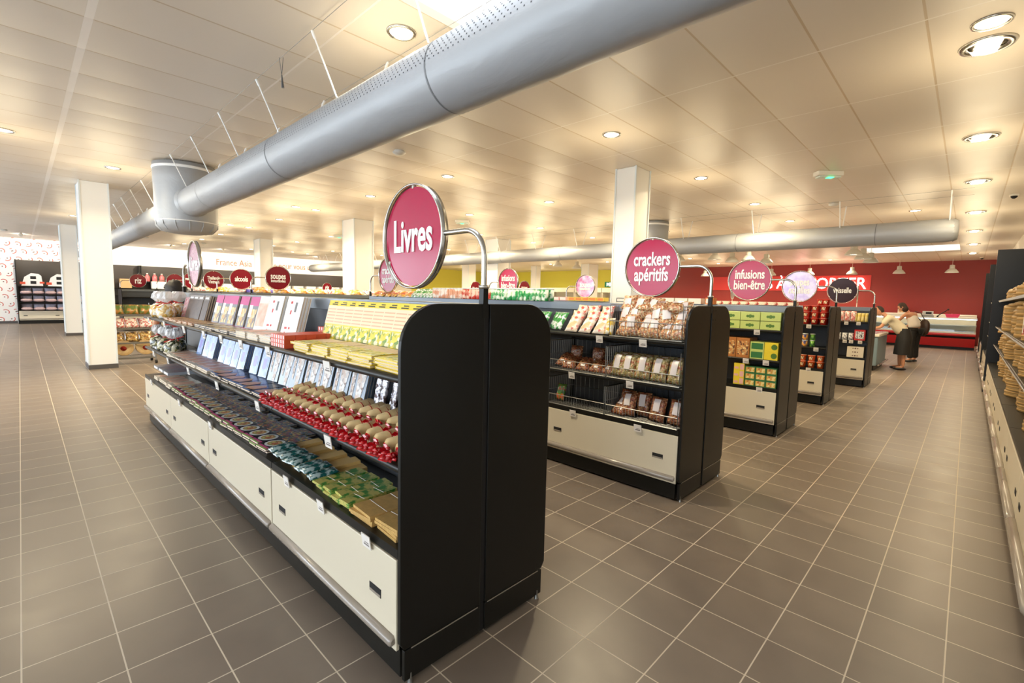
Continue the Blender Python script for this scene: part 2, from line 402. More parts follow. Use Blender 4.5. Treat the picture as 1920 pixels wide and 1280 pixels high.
for (x, y) in ((2.78, 10.17), (2.74, 14.9), (7.6, 22.8), (11.05, -.2)):
    o = place('dl', make_downlight, (x, y, H), label='extra round downlight between the regular ceiling rows', group='extra downlights'); add_lamp(o, LAMP_W)
for x in (13.7, 16.6, 19.6, 23.0):  # added lamps, put in to brighten the far area
    for y in (3.4, 8.2, 12.6, 16.4, 20.2, 24.0):
        if (x, y) == (19.6, 3.4): continue
        o = place('dl', make_downlight, (x, y, H), label='added round downlight brightening the area between the far duct and the end walls', group='added downlights beyond the far duct'); add_lamp(o, LAMP_W*1.5)
def make_oval():
    o = empty('oval_downlight', cat='ceiling light')
    MB().lathe([(.11, -.002), (.115, -.016), (.155, -.016), (.165, 0)], 32).build('trim_ring', CHROME, o)
    MB().lathe([(.001, -.004), (.11, -.004)], 32).build('reflector', mat('lamp_reflector', (150, 140, 120), .2, metal=.8), o)
    MB().box(-.105, .105, -.07, .07, -.03, -.008).build('lamp_glass', LAMPG, o, .02)
    return o
for i, (x, lb) in enumerate(((3.38, 'oval downlight with dark rim, nearest of the right-hand row'), (6.01, 'oval downlight, second of the right-hand row'), (8.64, 'oval downlight, third of the right-hand row'), (11.9, 'oval downlight, fourth of the right-hand row'), (15.15, 'oval downlight, fifth of the right-hand row'), (18.6, 'oval downlight, sixth of the right-hand row'), (21.9, 'oval downlight nearest the red wall'))):
    o = place('ov', make_oval, (x, -1.09, H), rot=(0, 0, .15), label=lb, group=None); add_lamp(o, 26)
o = place('dl', make_downlight, (3.0, -1.104, H), label='round downlight just left of the nearest oval one at top right')
# washers aimed at the left and far walls (real track spots)
def make_spot():
    o = empty('ceiling_spotlight', cat='spotlight')
    MB().tube([(0,0,0), (0,0,-.06)], .018).build('stem', WHITE, o)
    MB().tube([(0,-.05,-.10), (0,.09,-.07)], [.05, .065], 16).build('lamp_housing', WHITE, o)
    return o
for i, (x, y) in enumerate(((-1.6, 24.3), (.9, 24.5), (3.0, 24.2), (5.0, 24.2), (7.2, 24.3), (9.6, 24.3), (12, 24.3))):
    o = place('sp', make_spot, (x, y, H), label='small white spotlight aimed at the far wall', group='spotlights washing the far wall')
    ld = bpy.data.lights.new('lamp_light', 'SPOT') if i == 0 else ld
    ld.energy = 250; ld.color = (1, .88, .72); ld.spot_size = 2.0; ld.spot_blend = .8; ld.shadow_soft_size = .06
    l = bpy.data.objects.new('lamp_light', ld); COL.objects.link(l); l.parent = o; l.location = (0, .12, -.08); l.rotation_euler = (math.radians(62), 0, 0)

def make_bell():
    o = empty('bell_pendant_lamp', cat='pendant lamp')
    MB().tube([(0,0,.52), (0,0,.2)], .006, 6).build('cable', WHITE, o)
    MB().lathe([(.03,.26),(.075,.25),(.08,.13),(.085,.11)], 20).build('lamp_holder', mat('bell_grey', (205,203,196), .35), o)
    MB().lathe([(.085,.11),(.12,.09),(.19,.0),(.21,-.05),(.205,-.05),(.11,.085),(.02,.1)], 24).build('bell_shade', mat('bell_grey'), o)
    MB().lathe([(.001,-.02),(.185,-.02)], 24).build('lamp_glass', LAMPG2, o)
    return o
for i in range(8):
    y = -.55+1.6*i
    lb = ('grey bell pendant before the red wall, nearest the right shelving', 'grey bell pendant before the red wall above the man', None, None, None, None, None, None)[i]
    o = place('bell', make_bell, (23.5, y, 2.95), label=lb or 'grey bell pendant in the row before the red wall', group=None if lb else 'bell pendants before the red wall')
    if i % 2 == 0: add_lamp(o, 24, z=-.06, fill_w=0)
for (x, y) in ((14.0, 1.22), (15.4, 1.2), (16.9, 1.2), (14.9, 4.7), (13.8, 4.85), (14.5, 4.05), (15.8, 3.9), (12.9, 6.15), (13.7, 6.0), (14.1, 11.5), (15.6, 11.6)):
    o = place('bell', make_bell, (x, y, 2.95), label='grey bell pendant hanging just beyond the far duct', group='bell pendants beyond the far duct')
def make_exitlamp():
    o = empty('emergency_light', cat='emergency light')
    MB().box(-.14, .14, -.055, .055, -.06, 0).build('housing', WHITE, o, .01)
    MB().box(-.12, .12, -.045, .045, -.085, -.06).build('lens', mat('frosted_lens', (215, 225, 215), .2), o, .01)
    MB().box(-.03, .03, -.058, .0, -.09, -.084).build('green_led', GREENLED, o)
    return o
for (x, y, lb) in ((6.68, .51, 'white emergency light box with green glow, near one at upper right'), (6.35, 8.5, 'small emergency light with green glow beyond the livres sign'), (5.9, 14.4, 'emergency light with green glow left of the middle white column')):
    place('el', make_exitlamp, (x, y, H), rot=(0,0,-.8), scale=(1.35,1.3,1.1), label=lb)
def make_smoke():
    o = MB().lathe([(.001,-.055),(.05,-.052),(.085,-.03),(.09,-.02),(.07,-.012),(.07,0)], 24).build('smoke_detector', mat('detector_white', (215, 212, 205), .4)); o['category'] = 'smoke detector'; return o
for (x, y, lb) in ((1.98, 4.64, 'white dome smoke detector under the duct'), (9.3, .9, 'small smoke detector on right ceiling part'), (-2.0, 23.5, 'detector on the ceiling at far left'), (1.7, 21.5, 'detector on ceiling above the riz sign'), (3.7, 22.0, 'detector on ceiling right of the livres edge sign')):
    place('sm', make_smoke, (x, y, H), label=lb)
def make_domecam():
    o = empty('dome_camera', cat='security camera')
    MB().lathe([(.06,-.03),(.065,0)], 20).build('camera_base', WHITE, o); MB().ball((0,0,-.03), .045, 16, 8).build('camera_dome', HOLE, o); return o
place('dc', make_domecam, (10.2, -1.55, H), label='small dome camera on the ceiling above the right shelving')
place('dc', make_domecam, (24.2, -1.35, H), label='tiny dome camera before the dark corner of the red wall')
ex = empty('exit_sign', (XR-.02, 16.2, 2.55), 0, 'green running man exit sign on the yellow wall', 'exit sign')
MB().box(-.04, 0, -.3, .3, -.17, .17).build('sign_face', GREENEX, ex)
MB().box(-.045, -.04, -.24, -.02, -.11, .11).box(-.045, -.04, .1, .14, -.11, .11).box(-.045, -.04, .03, .07, -.06, .09).build('white_symbol', NEON, ex)

# ------------------------------------------------------------------ ducts
DUCT = duct_mat(); SEAM = mat('duct_seam', (120, 122, 124), .5); STRAP = mat('white_strap', (238, 238, 236), .4); PERF = mat('duct_perforation', (60, 62, 66), .6)
def duct(X, Z, R, ys, ye, yp, label, near=True):
    o = empty('ventilation_duct', (X, 0, 0), 0, label, 'air duct')
    rr = random.Random(int(X*10))
    def sleeve(y0, y1, name, capa, capb):
        n = max(2, int((y1-y0)/.12)); pts = []; rs = []
        seams = set()
        for i in range(n+1):
            y = y0+(y1-y0)*i/n; k = 1
            if capa and i < 1: k = .93
            if capb and i > n-1: k = .93
            ph = (y-ys-(2.55 if near else 1.0)) % (2.62 if near else 2.45)
            if ph < .12: k *= .985
            pts.append((0, y, Z)); rs.append(R*k*(1+rr.uniform(-.004, .004)))
        MB().tube(pts, rs, 40).build(name, DUCT, o)
    sleeve(ys, yp-.25, 'duct_sleeve', True, False); sleeve(yp+.25, ye, 'duct_sleeve', False, True)
    # seams
    y = ys+2.61 if near else ys+1.06
    while y < ye:
        if abs(y-yp) > .5:
            MB().tube([(0, y-.006, Z), (0, y+.006, Z)], R*1.004, 40, caps=False).build('duct_seam', SEAM, o)
        y += 2.62 if near else 2.45
    # end cap frill
    for ye_, s in ((ys, -1), (ye, 1)):
        mb = MB(); vs = []; fs = []
        for k in range(48):
            a = 2*PI*k/48; r = R*(.99 if k % 2 else .90)
            vs.append((r*math.cos(a), ye_-s*.01, Z+r*math.sin(a)))
            vs.append((R*.80*math.cos(a), ye_+s*(.05 if k % 2 else .03), Z+R*.80*math.sin(a)))
        for k in range(48): fs.append((2*k, 2*((k+1) % 48), 2*((k+1) % 48)+1, 2*k+1))
        vs.append((0, ye_+s*.06, Z)); fs += [(2*k+1, 2*((k+1) % 48)+1, 96) for k in range(48)]
        mb.add(vs, fs, 0, True).build('end_cap', DUCT, o)
    # drop sock from ceiling
    RP = R*2.0
    mb = MB(); rnd = random.Random(3)
    prof = [(RP, H-.02-0), (RP*1.0, H-.25), (RP*.985, Z+.15), (RP*.99, Z-.28), (RP*.95, Z-.36), (RP*.80, Z-.43), (RP*.5, Z-.455), (.001, Z-.46)]
    mb.lathe(prof[::-1], 48, 0, (0, yp, 0)).build('drop_sock', DUCT, o)
    MB().lathe([(RP*1.012, H-.11), (RP*1.02, H-.10), (RP*1.02, H-.08), (RP*1.012, H-.07)], 48, 0, (0, yp, 0)).build('sock_ring', STRAP, o)
    MB().lathe([(RP*.992, Z-.295), (RP*1.0, Z-.29), (RP*.992, Z-.28)], 48, 0, (0, yp, 0)).build('sock_seam', STRAP, o)
    # collars where the sleeves meet the sock
    for s in (-1, 1):
        MB().tube([(0, yp+s*(RP*.86), Z), (0, yp+s*(RP+.03), Z)], [R*1.12, R*1.01], 40, caps=False).build('collar', DUCT, o)
    # pleats under the sock
    mb = MB()
    for k in range(14):
        a = 2*PI*k/14+.1; c, s_ = math.cos(a), math.sin(a)
        mb.tube([(RP*.99*c, yp+RP*.99*s_, Z-.26), (RP*.965*c, yp+RP*.965*s_, Z-.35), (RP*.80*c, yp+RP*.80*s_, Z-.437)], [.002, .010, .003], 5)
    mb.build('pleats', DUCT, o)
    # perforation rows, upper side facing the aisle
    if near:
        mb = MB()
        y = ys+.1
        while y < 5.5:
            for j, a in enumerate((176, 170, 164, 158, 152, 146)):
                yy = y+(.022 if j % 2 else 0); an = math.radians(a)
                c = Vector((R*1.004*math.cos(an), yy, Z+R*1.004*math.sin(an)))
                t = Vector((-math.sin(an), 0, math.cos(an)))*.0042; u = Vector((0, .0042, 0))
                mb.add([c-t-u, c-t+u, c+t+u, c+t-u], [(0,1,2,3)], 0)
            y += .044
        mb.build('perforations', PERF, o)
    # hanging straps in V pairs
    y = 1.33 if near else ys+.07
    step = 1.2 if near else 1.55
    while y < ye-.1:
        if abs(y-yp) > .15:
            for s in (-1, 1):
                mb = MB(); a = Vector((s*.32, y, H-.02)); b = Vector((s*R*.62, y, Z+R*.79))
                mb.tube([a, b], .007 if near else .010, 6); mb.tube([a, a+(b-a)*.12], .012, 6); mb.build('hanging_strap', STRAP, o)
        y += step if (y > yp or not near) else 1.2
    for s in (-1, 1):
        MB().tube([(s*.32, ys-.2, H-.02), (s*.32, ye, H-.02)], .0022, 5).build('suspension_wire', WIRE, o)
    return o
duct(.2, 2.90, .215, -1.35, 25.5, 8.0, 'long grey fabric air duct crossing overhead with drop sock at left')
duct(9.4, 2.87, .20, -.86, 24.8, 4.75, 'second grey fabric air duct hanging beyond the aisle signs', False)
dk = MB().tube([(0,0,0), (.01,.01,-.10)], [.004,.012], 8).tube([(0,0,0),(-.03,-.03,.12)], .002, 4).tube([(0,0,0),(.01,-.01,.14)], .002, 4)
o = dk.build('wire_gripper', DKGREY); o.location = (-.11, 3.15, H-.15); tag(o, 'small black wire gripper dangling below the ceiling left of the duct', 'wire gripper')

# ------------------------------------------------------------------ gondolas
GH = 1.52
def end_outline(s, hw):       # half panel outline in local x,z (s = side)
    r = .175; x0 = .016; x1 = hw; z0 = .155; pts = [(x0, z0), (x1-.02, z0), (x1, z0+.03)]
    for k in range(9):
        a = PI/2*k/8; pts.append((x1-r+r*math.cos(a), GH-r+r*math.sin(a)))
    pts.append((x0, GH))
    return [(s*x, z) for x, z in pts]
def make_gondola(hw, L, units, name='display_gondola', detail=True, levels=(1.24, .89)):
    o = empty(name, cat='display shelving'); U = L/units; D = hw-.015
    MB().box(-hw+.025, hw-.025, .02, L-.02, .015, .13).build('base_plinth', BLACK, o)
    mb = MB().box(-.014, .014, 0, L, .13, GH-.07)
    mb.build('back_panel', DKGREY, o)
    MB().box(-.036, .036, .0, L, GH-.075, GH).build('top_beam', BEAM, o, .004)
    for u in range(units+1):
        m_ = MB().box(-.022, .022, max(0, u*U-.018), min(L, u*U+.018), .13, GH-.06)
        if detail and 0 < u < units:
            for k in range(26):
                for s in (-1, 1): m_.box(s*.0225-.001, s*.0225+.001, u*U-.004, u*U+.004, .62+k*.033, .62+k*.033+.02, 1)
        m_.build('upright', [BLACK, HOLE], o)
    for s in (-1, 1):
        for u in range(units):
            y0, y1 = u*U+.004, (u+1)*U-.004
            # deck
            d = MB().box(min(s*.02, s*D), max(s*.02, s*D), y0, y1, .535, .562).build('deck_shelf', BLACK, o)
            if detail or s < 0:
                MB().box(min(s*D, s*(D+.012)), max(s*D, s*(D+.012)), y0, y1, .528, .566).build('price_rail', BLACK, d)
            # drawer
            f0, f1 = sorted((s*(D-.0), s*(D+.016)))
            dr = MB().box(f0, f1, y0+.004, y1-.004, .145, .522).build('drawer_front', CREAM, o, .003)
            g = MB()
            for gy in (y0+.16, y1-.16):
                g.box(min(s*(D+.014), s*(D+.018)), max(s*(D+.014), s*(D+.018)), gy-.045, gy+.045, .315, .352)
            g.build('grip_slot', HOLE, dr)
            g2 = MB()
            for gy in (y0+.16, y1-.16): g2.box(min(s*(D+.017), s*(D+.0195)), max(s*(D+.017), s*(D+.0195)), gy-.042, gy+.042, .316, .327)
            g2.build('grip_lip', BUMPER, dr)
            MB().tube([(s*(D+.022), y0+.012, .185), (s*(D+.022), y0+.02, .185), (s*(D+.022), y1-.02, .185), (s*(D+.022), y1-.012, .185)], [.012,.022,.022,.012], 12).build('bumper_bar', BUMPER, dr)
            for z in levels:
                sh = MB().box(min(s*.02, s*(D-.02)), max(s*.02, s*(D-.02)), y0, y1, z-.022, z).build('shelf', BLACK, o)
                MB().tube([(s*(D-.012), y0, z-.012), (s*(D-.012), y1, z-.012)], .016, 8).build('price_rail', BLACK, sh)
    for (yy, dirn) in ((0, -1), (L, 1)):
        if detail and dirn > 0: continue
        a0, a1 = sorted((yy, yy+dirn*.02))
        for s in (-1, 1):
            MB().prism(end_outline(s, hw), 'y', a0, a1).build('end_panel', BLACK, o, .003)
            e = MB().box(min(s*.016, s*(hw-.02)), max(s*.016, s*(hw-.02)), a0, a1, .02, .148).build('end_plinth', BLACK, o, .003)
            MB().box(min(s*.03, s*(hw-.05)), max(s*.03, s*(hw-.05)), yy+dirn*.0195, yy+dirn*.022, .1485, .1525).build('edge_strip', BUMPER, e)
            MB().tube([(s*(hw-.05), yy+dirn*.015, 0), (s*(hw-.05), yy+dirn*.015, .02), (s*(hw-.05), yy+dirn*.015, .045)], [.012, .007, .006], 10).build('levelling_foot', WIRE, o)
        MB().box(-.014, .014, min(yy, yy+dirn*.012), max(yy, yy+dirn*.012), .02, GH).build('end_post', HOLE, o)
        if detail:
            mb = MB()
            for bx in (.04, .085):
                for bz in (GH-.04, GH-.115): mb.tube([(bx, yy+dirn*.018, bz), (bx, yy+dirn*.022, bz)], .005, 8)
            mb.build('screws', HOLE, o)
    return o
def make_sign(txt, mat_, sub=None, s1=.125, s2=.07, d=1):
    """pole at the origin, disc leaning out towards local +Y; faces local -X and +X"""
    o = empty('aisle_sign', cat='hanging sign')
    zc = 1.84
    MB().box(-.014, .014, -.014, .014, GH-.06, 1.59).build('pole_socket', BLACK, o)
    MB().lathe([(.022, 1.585), (.022, 1.60)], 14).build('pole_collar', CHROME, o)
    pts = [(0, 0, 1.59), (0, 0, zc-.12)]
    for k in range(1, 9):
        a = PI/2*k/8; pts.append((0, .12-.12*math.cos(a), zc-.12+.12*math.sin(a)+.0))
    pts.append((0, .27, zc))
    MB().tube(pts, .0125, 10).build('pole', CHROME, o)
    R = .258; cy = .27+R
    ring = MB(); vs = []; fs = []
    for k in range(48):
        a = 2*PI*k/48
        for (rr, xx) in ((R, -.019), (R, .019), (R-.008, .019), (R-.008, -.019)):
            vs.append((xx, cy+rr*math.cos(a), zc+rr*math.sin(a)))
    for k in range(48):
        k2 = (k+1) % 48
        for j in range(4): fs.append((4*k+j, 4*k2+j, 4*k2+(j+1) % 4, 4*k+(j+1) % 4))
    ring.add(vs, fs, 0, True).build('ring_frame', CHROME, o)
    MB().tube([(-.003, cy, zc), (.003, cy, zc)], .243, 48, smooth=False).build('sign_disc', mat_, o)
    mb = MB()
    for a in (PI/2, PI/2+2.09, PI/2-2.09):
        c, s_ = math.cos(a), math.sin(a); mb.tube([(0, cy+.236*c, zc+.236*s_), (0, cy+.256*c, zc+.256*s_)], .008, 8)
    mb.build('clips', WHITE, o)
    for dr, x in (('-x', -.006), ('+x', .006)):
        if not txt: break
        lines = txt.split('\n')
        if sub:
            text(lines[0], face(dr, (x, cy, zc+.035)), o, size=s1*1.35, xs=.62, bold=.022)
            text(sub, face(dr, (x, cy, zc-.060)), o, size=s2*1.2, xs=.66, bold=.022)
        else:
            text(txt, face(dr, (x, cy, zc+(0 if len(lines) == 1 else .0))), o, size=s1*1.3, xs=.62, bold=.022)
    return o

Y0 = .36; LG = 5.33
specs = [(-.33, .435, Y0, 'black double-sided gondola of books and gifts, nearest the viewer'),
         (2.14, .435, Y0, 'second black gondola with wire baskets of nut mixes'),
         (4.70, .435, Y0, 'third black gondola stacked with green and yellow tea boxes'),
         (7.20, .430, Y0+.01, 'fourth black gondola with red and orange noodle cups'),
         (9.68, .430, Y0-.18, 'fifth black gondola with white packets and flat cream boxes')]
for (xc, hw, y0, lb) in specs:
    o = place('gon%.3f' % hw, lambda: make_gondola(hw, LG, 4), (xc, y0, 0), label=lb)
# second block: gondolas running along X beyond the cross aisle
for i, y in enumerate((9.4, 11.8, 14.2, 16.6, 19.0, 21.4, 23.8)):
    o = place('gonfar', lambda: make_gondola(.43, 8.75, 6, detail=False), (.85 if i == 5 else 1.55, y, 0), rot=(0, 0, -PI/2),
              label='black gondola of the far block, %s row across the cross aisle' % ['first', 'second', 'third', 'fourth', 'fifth', 'sixth', 'seventh'][i])
def sign(key, txt, m_, loc, rz, label, **kw):
    o = make_sign(txt, m_, **kw); o.location = loc; o.rotation_euler = (0, 0, rz); o['label'] = label; return o
sign(0, 'Livres', MAGENTA, (-.345, .352, 0), 0, 'large magenta livres disc on bent chrome pole, nearest sign', s1=.175)
sign(0, 'Livres', LILAC if 0 else mat('pale_pink_mottled_sign_face', (222, 170, 190), .15, rgb2=(196, 120, 150), scale=40, coat=1), (-.345, Y0+LG, 0), PI, 'pinkish livres disc seen nearly edge-on at far end of first gondola', s1=.175)
sign(0, 'crackers\napéritifs', MAGENTA, (2.13, .352, 0), 0, 'magenta crackers disc in front of the white column', s1=.125)
sign(0, 'crackers\napéritifs', MAGENTA, (2.13, Y0+LG, 0), PI, 'magenta crackers disc half hidden behind the livres disc', s1=.125)
sign(0, 'infusions\nbien-être', MAGENTA, (4.70, .352, 0), 0, 'magenta infusions bien-être disc on the third gondola near end', s1=.125)
sign(0, 'infusions\nbien-être', MAGENTA, (4.70, Y0+LG, 0), PI, 'magenta infusions bien-être disc right of the near pole, far end', s1=.125)
sign(0, 'soupes\nnouilles', LILAC, (7.20, .362, 0), 0, 'lilac marbled nouilles disc on the fourth gondola', s1=.125)
sign(0, 'soupes', mat('pink_marbled_sign_face', (196, 60, 130), .12, rgb2=(220, 190, 225), scale=9, coat=1), (7.20, Y0+LG, 0), PI, 'pink mottled soupes instantanées disc in front of a cream column', sub='instantanées', s1=.125, s2=.075)
sign(0, 'vaisselle', DMAROON, (9.68, .17, 0), 0, 'very dark maroon vaisselle disc on the fifth gondola', s1=.115)
o = sign(0, '', GREYD, (9.68, Y0+LG-.18, 0), PI, 'grey disc at the far end of the fifth gondola')
farsig = [(9.4, 'soupes', 'instantanées', 'maroon soupes instantanées disc, largest of the far row'), (11.8, 'alcools', None, 'maroon alcools disc left of the soupes one'),
          (14.2, 'Thaïlande\nVietnam', None, 'maroon Thaïlande Vietnam disc left of the alcools one'), (16.6, 'vermicelles\nde riz', None, 'maroon disc hidden behind the edge-on livres disc'),
          (19.0, 'thés', None, 'maroon disc partly hidden by the dark-haired person')]
for (y, t, sb, lb) in farsig:
    o = sign(0, t, MAROON, (1.55, y, 0), -PI/2, lb, sub=sb, s1=.13 if len(t) < 9 else .1, s2=.075)
sign(0, 'riz', MAROON, (.85, 21.4, 0), -PI/2, 'dark maroon riz disc right of the large left column', s1=.24)
sign(0, 'soupes', MAROON, (10.3, 9.4, 0), PI/2, 'small maroon soupes disc right of the far infusions one', sub='instantanées', s1=.125, s2=.07)
sign(0, 'Réunion', MAROON, (10.3, 11.8, 0), PI/2, 'small maroon Réunion disc above the pink packs', s1=.11)
sign(0, 'riz', MAROON, (10.3, 23.8, 0), PI/2, 'small maroon riz disc left of the middle white column', s1=.24)

# price tags clipped to rails: parts of the gondola rails would repeat, so each tag is its own small thing
def make_tag():
    o = MB().box(-.004, 0, -.033, .033, -.055, .005).box(-.0045, -.0005, -.024, .010, -.030, -.026, 1).box(-.0045, -.0005, -.024, .020, -.042, -.035, 1).build('price_tag', [TAG, TAGTXT]); o['category'] = 'price tag'; return o
def tags(X, pts, label, group):
    for (y, z) in pts: place('tag', make_tag, (X, y, z), rot=(0, -.15, 0), label=label, group=group)
F1 = -.33-.435
tags(F1-.018, [(.57,.555),(1.0,.56),(1.42,.56),(2.9,.56),(3.9,.56),(5.2,.56)], 'white price tag on the lowest rail of the book gondola', 'price tags on the first gondola, lowest rail')
tags(F1+.0, [(.95,.885),(1.9,.885),(2.75,.885),(3.6,.885),(4.4,.885),(5.1,.885)], 'white price tag on the middle rail of the book gondola', 'price tags on the first gondola, middle rail')
tags(F1+.0, [(.95,1.235),(1.7,1.235),(2.18,1.235),(2.61,1.235),(3.06,1.235),(3.7,1.235),(4.5,1.235),(5.3,1.235)], 'white price tag on the top rail of the book gondola', 'price tags on the first gondola, top rail')
F2 = 2.14-.435
tags(F2-.018, [(.70,.545),(1.35,.545)], 'white price tag above the cream drawer of the nut gondola', 'price tags above the nut drawer')
tags(F2, [(.70,1.235),(1.11,1.235)], 'white price tag under the topmost nut basket shelf', 'price tags under the top nut shelf')
tags(F2, [(.80,.885),(1.39,.885)], 'white price tag under the middle nut shelf', 'price tags under the middle nut shelf')
F3 = 4.70-.435
tags(F3-.005, [(.62,1.235),(.50,.885),(.72,.885),(.55,.56)], 'white price tag on the tea box gondola', 'price tags on the tea gondola')
F4 = 7.2-.43
tags(F4-.005, [(.62,1.235),(.50,.885),(.58,.56)], 'white price tag on the noodle cup gondola', 'price tags on the noodle gondola')
F5 = 9.68-.43
tags(F5-.005, [(.33,1.235),(.52,1.235),(.28,.885),(.42,.885),(.52,.885)], 'white price tag on the fifth gondola', 'price tags on the fifth gondola')

# ------------------------------------------------------------------ products
FOOD = mat('food_photo', (214, 160, 90), .3, kind='cells', scale=55, rgb2=[(225,180,120),(196,120,60),(236,210,150),(120,80,60)])
def make_book(kind, w, h, t):
    """book standing: cover front at -X, width along Y, spine on +Y"""
    c = {'yellow': (236,206,60), 'magenta': (120,118,124), 'white': (238,236,232), 'grey': (118,104,94), 'pink': (226,190,198), 'brownphoto': (88,66,54), 'blue': (120,150,200), 'navy': (34,40,66),
         'dark': (44,36,48), 'orange': (206,140,96), 'cream': (232,222,206), 'slate': (86,104,122)}[kind]
    cm = mat('cover_'+kind, c, .22, coat=.5)
    o = MB().box(-t, -t+.003, 0, w, 0, h).box(-.003, 0, 0, w, 0, h).box(-t, 0, w-.003, w, 0, h)
    M = [cm]; x = -t-.0006
    def patch(y0, y1, z0, z1, m_):
        if m_ not in M: M.append(m_)
        o.box(x-.0002*M.index(m_), x+.0008, y0*w, y1*w, z0*h, z1*h, M.index(m_))
    if kind == 'yellow':
        patch(.0, 1, .47, .88, mat('cream_print', (236, 214, 178), .3)); patch(.3, .8, .90, .925, mat('dark_print', (60, 60, 30), .5)); patch(.3, .7, .945, .965, mat('dark_print'))
        for k in range(5): patch(.05, .95, .51+k*.07, .535+k*.07, mat('tan_print', (220, 176, 140), .4))
        patch(.03, .97, .07, .45, mat('flower_print', (226,196,60), .3, kind='cells', scale=60, rgb2=[(236,208,60),(222,204,70),(240,236,210),(236,208,60),(120,150,60)]))
    elif kind == 'magenta':
        patch(0, 1, .72, 1, mat('magenta_print', (206, 84, 140), .3)); patch(.1, .75, .08, .62, mat('golden_food_print', (220,180,90), .3, kind='cells', scale=38, rgb2=[(226,190,110),(200,150,80),(240,220,160),(130,110,110)]))
        patch(.62, .98, .38, .74, mat('white_print', (235, 232, 230), .4))
    elif kind == 'white':
        for (a, b, cc, d) in ((.62,.74,.82,.88), (.58,.66,.56,.66), (.64,.8,.20,.25), (.45,.55,.2,.25), (.7,.76,.08,.13)): patch(a, b, cc, d, mat('chilli_red_print', (196, 50, 40), .4))
        patch(.30, .42, .62, .86, mat('grey_print', (110, 105, 100), .4))
    elif kind == 'grey':
        patch(0, 1, .0, .82, mat('brown_photo_print', (94, 74, 62), .35, noise_amt=.4, scale=20)); patch(.2, .8, .86, .93, mat('white_print'))
    elif kind == 'pink':
        patch(.05, .95, .05, .95, mat('pink_floral_print', (230,200,206), .4, kind='cells', scale=45, rgb2=[(236,214,216),(214,120,140),(240,236,234)]))
    elif kind == 'blue':
        patch(.1, .9, .1, .9, mat('pale_blue_print', (190, 208, 236), .3, rgb2=(120, 140, 200), scale=14)); patch(.3, .7, .3, .62, mat('violet_print', (150, 140, 210), .3))
    elif kind == 'slate':
        o.add([(x-.001, .08*w, .97*h), (x-.001, .62*w, .97*h), (x-.001, .5*w, .10*h), (x-.001, .30*w, .02*h)], [(0,1,2,3)], len(M)); M.append(mat('ivory_floral_print', (222,216,208), .4, kind='cells', scale=50, rgb2=[(228,222,214),(200,170,150),(236,232,228),(150,130,120)]))
        o.add([(x-.001, .72*w, .97*h), (x-.001, .95*w, .97*h), (x-.001, .86*w, .35*h), (x-.001, .72*w, .30*h)], [(0,1,2,3)], len(M)-1)
    elif kind == 'dark':
        patch(0, 1, 0, .03, mat('lime_print', (150, 200, 90), .4)); patch(0, .9, .03, .09, mat('magenta_print', (206, 84, 140), .3))
        o.add([(x-.0012, w*(.52+.44*math.cos(a)), h*.30+.40*w*math.sin(a)) for a in [2*PI*k/20 for k in range(20)]], [tuple(range(20))], len(M)); M.append(mat('bowl_print', (240, 244, 248), .3))
        o.add([(x-.0018, w*(.52+.33*math.cos(a)), h*.30+.29*w*math.sin(a)) for a in [2*PI*k/16 for k in range(16)]], [tuple(range(16))], len(M)); M.append(mat('salad_print', (200,80,50), .3, kind='cells', scale=90, rgb2=[(236,96,44),(100,170,60),(246,226,150),(190,40,36)]))
        patch(0, 1, .55, .97, mat('busy_dark_print', (60,50,60), .25, kind='cells', scale=50, rgb2=[(50,44,80),(150,70,60),(60,110,120),(34,30,40),(190,150,80)]))
    elif kind == 'navy':
        o.add([(x-.0012, w*a, h*b) for a, b in ((.08,.10),(.86,.04),(.94,.24),(.62,.52),(.14,.40))], [(0,1,2,3,4)], len(M)); M.append(mat('peach_food_print', (240,160,100), .3, rgb2=(248,214,170), scale=30))
        patch(.1, .9, .7, .9, mat('night_print', (50, 56, 84), .3, noise_amt=.4, scale=30))
    elif kind == 'orange':
        patch(.08, .92, .1, .7, FOOD)
    elif kind == 'cream':
        patch(.1, .9, .15, .8, mat('pale_print', (236, 200, 180), .4, rgb2=(224,160,130), scale=16))
    b = o.build('cookbook', M); b['category'] = 'book'
    MB().box(-t+.003, -.003, .003, w-.004, .003, h-.003).build('page_block', PAGES, b)
    return b
def book(kind, w, h, t, loc, rot, label, group, jit=.02):
    r = (rot[0]+RND.uniform(-jit, jit)*.3, rot[1]+RND.uniform(-jit, jit), rot[2]+RND.uniform(-jit, jit))
    return place(('book', kind, w, h, t), lambda: make_book(kind, w, h, t), loc, r, label=label, group=group)
ZT, ZM, ZD = 1.2405, .8905, .5625
LEAN = .27
def leaning(kind, ys, w, h, t, z, xb, label, group, yaw=-.25, lean=LEAN, n=3):
    for y in ys:
        for k in range(n):
            book(kind, w, h, t, (xb+(t+.003)*(-k), y, z+.006+k*.003), (0, lean, yaw), label, group, .008)
def flat(kind, ys, w, h, t, z, x, label, group, n=3, yaw=0, jit=.03, dx=0):
    """lying with the cover up, head of the book towards the back"""
    for i, y in enumerate(ys):
        for k in range(n):
            book(kind, w, h, t, (x+RND.uniform(-.01, .01), y+RND.uniform(-.006, .006), z+.0005+k*(t+.0008)), (0, PI/2, yaw+RND.uniform(-jit, jit)), label, group, 0)
XBK = -.345  # back panel face
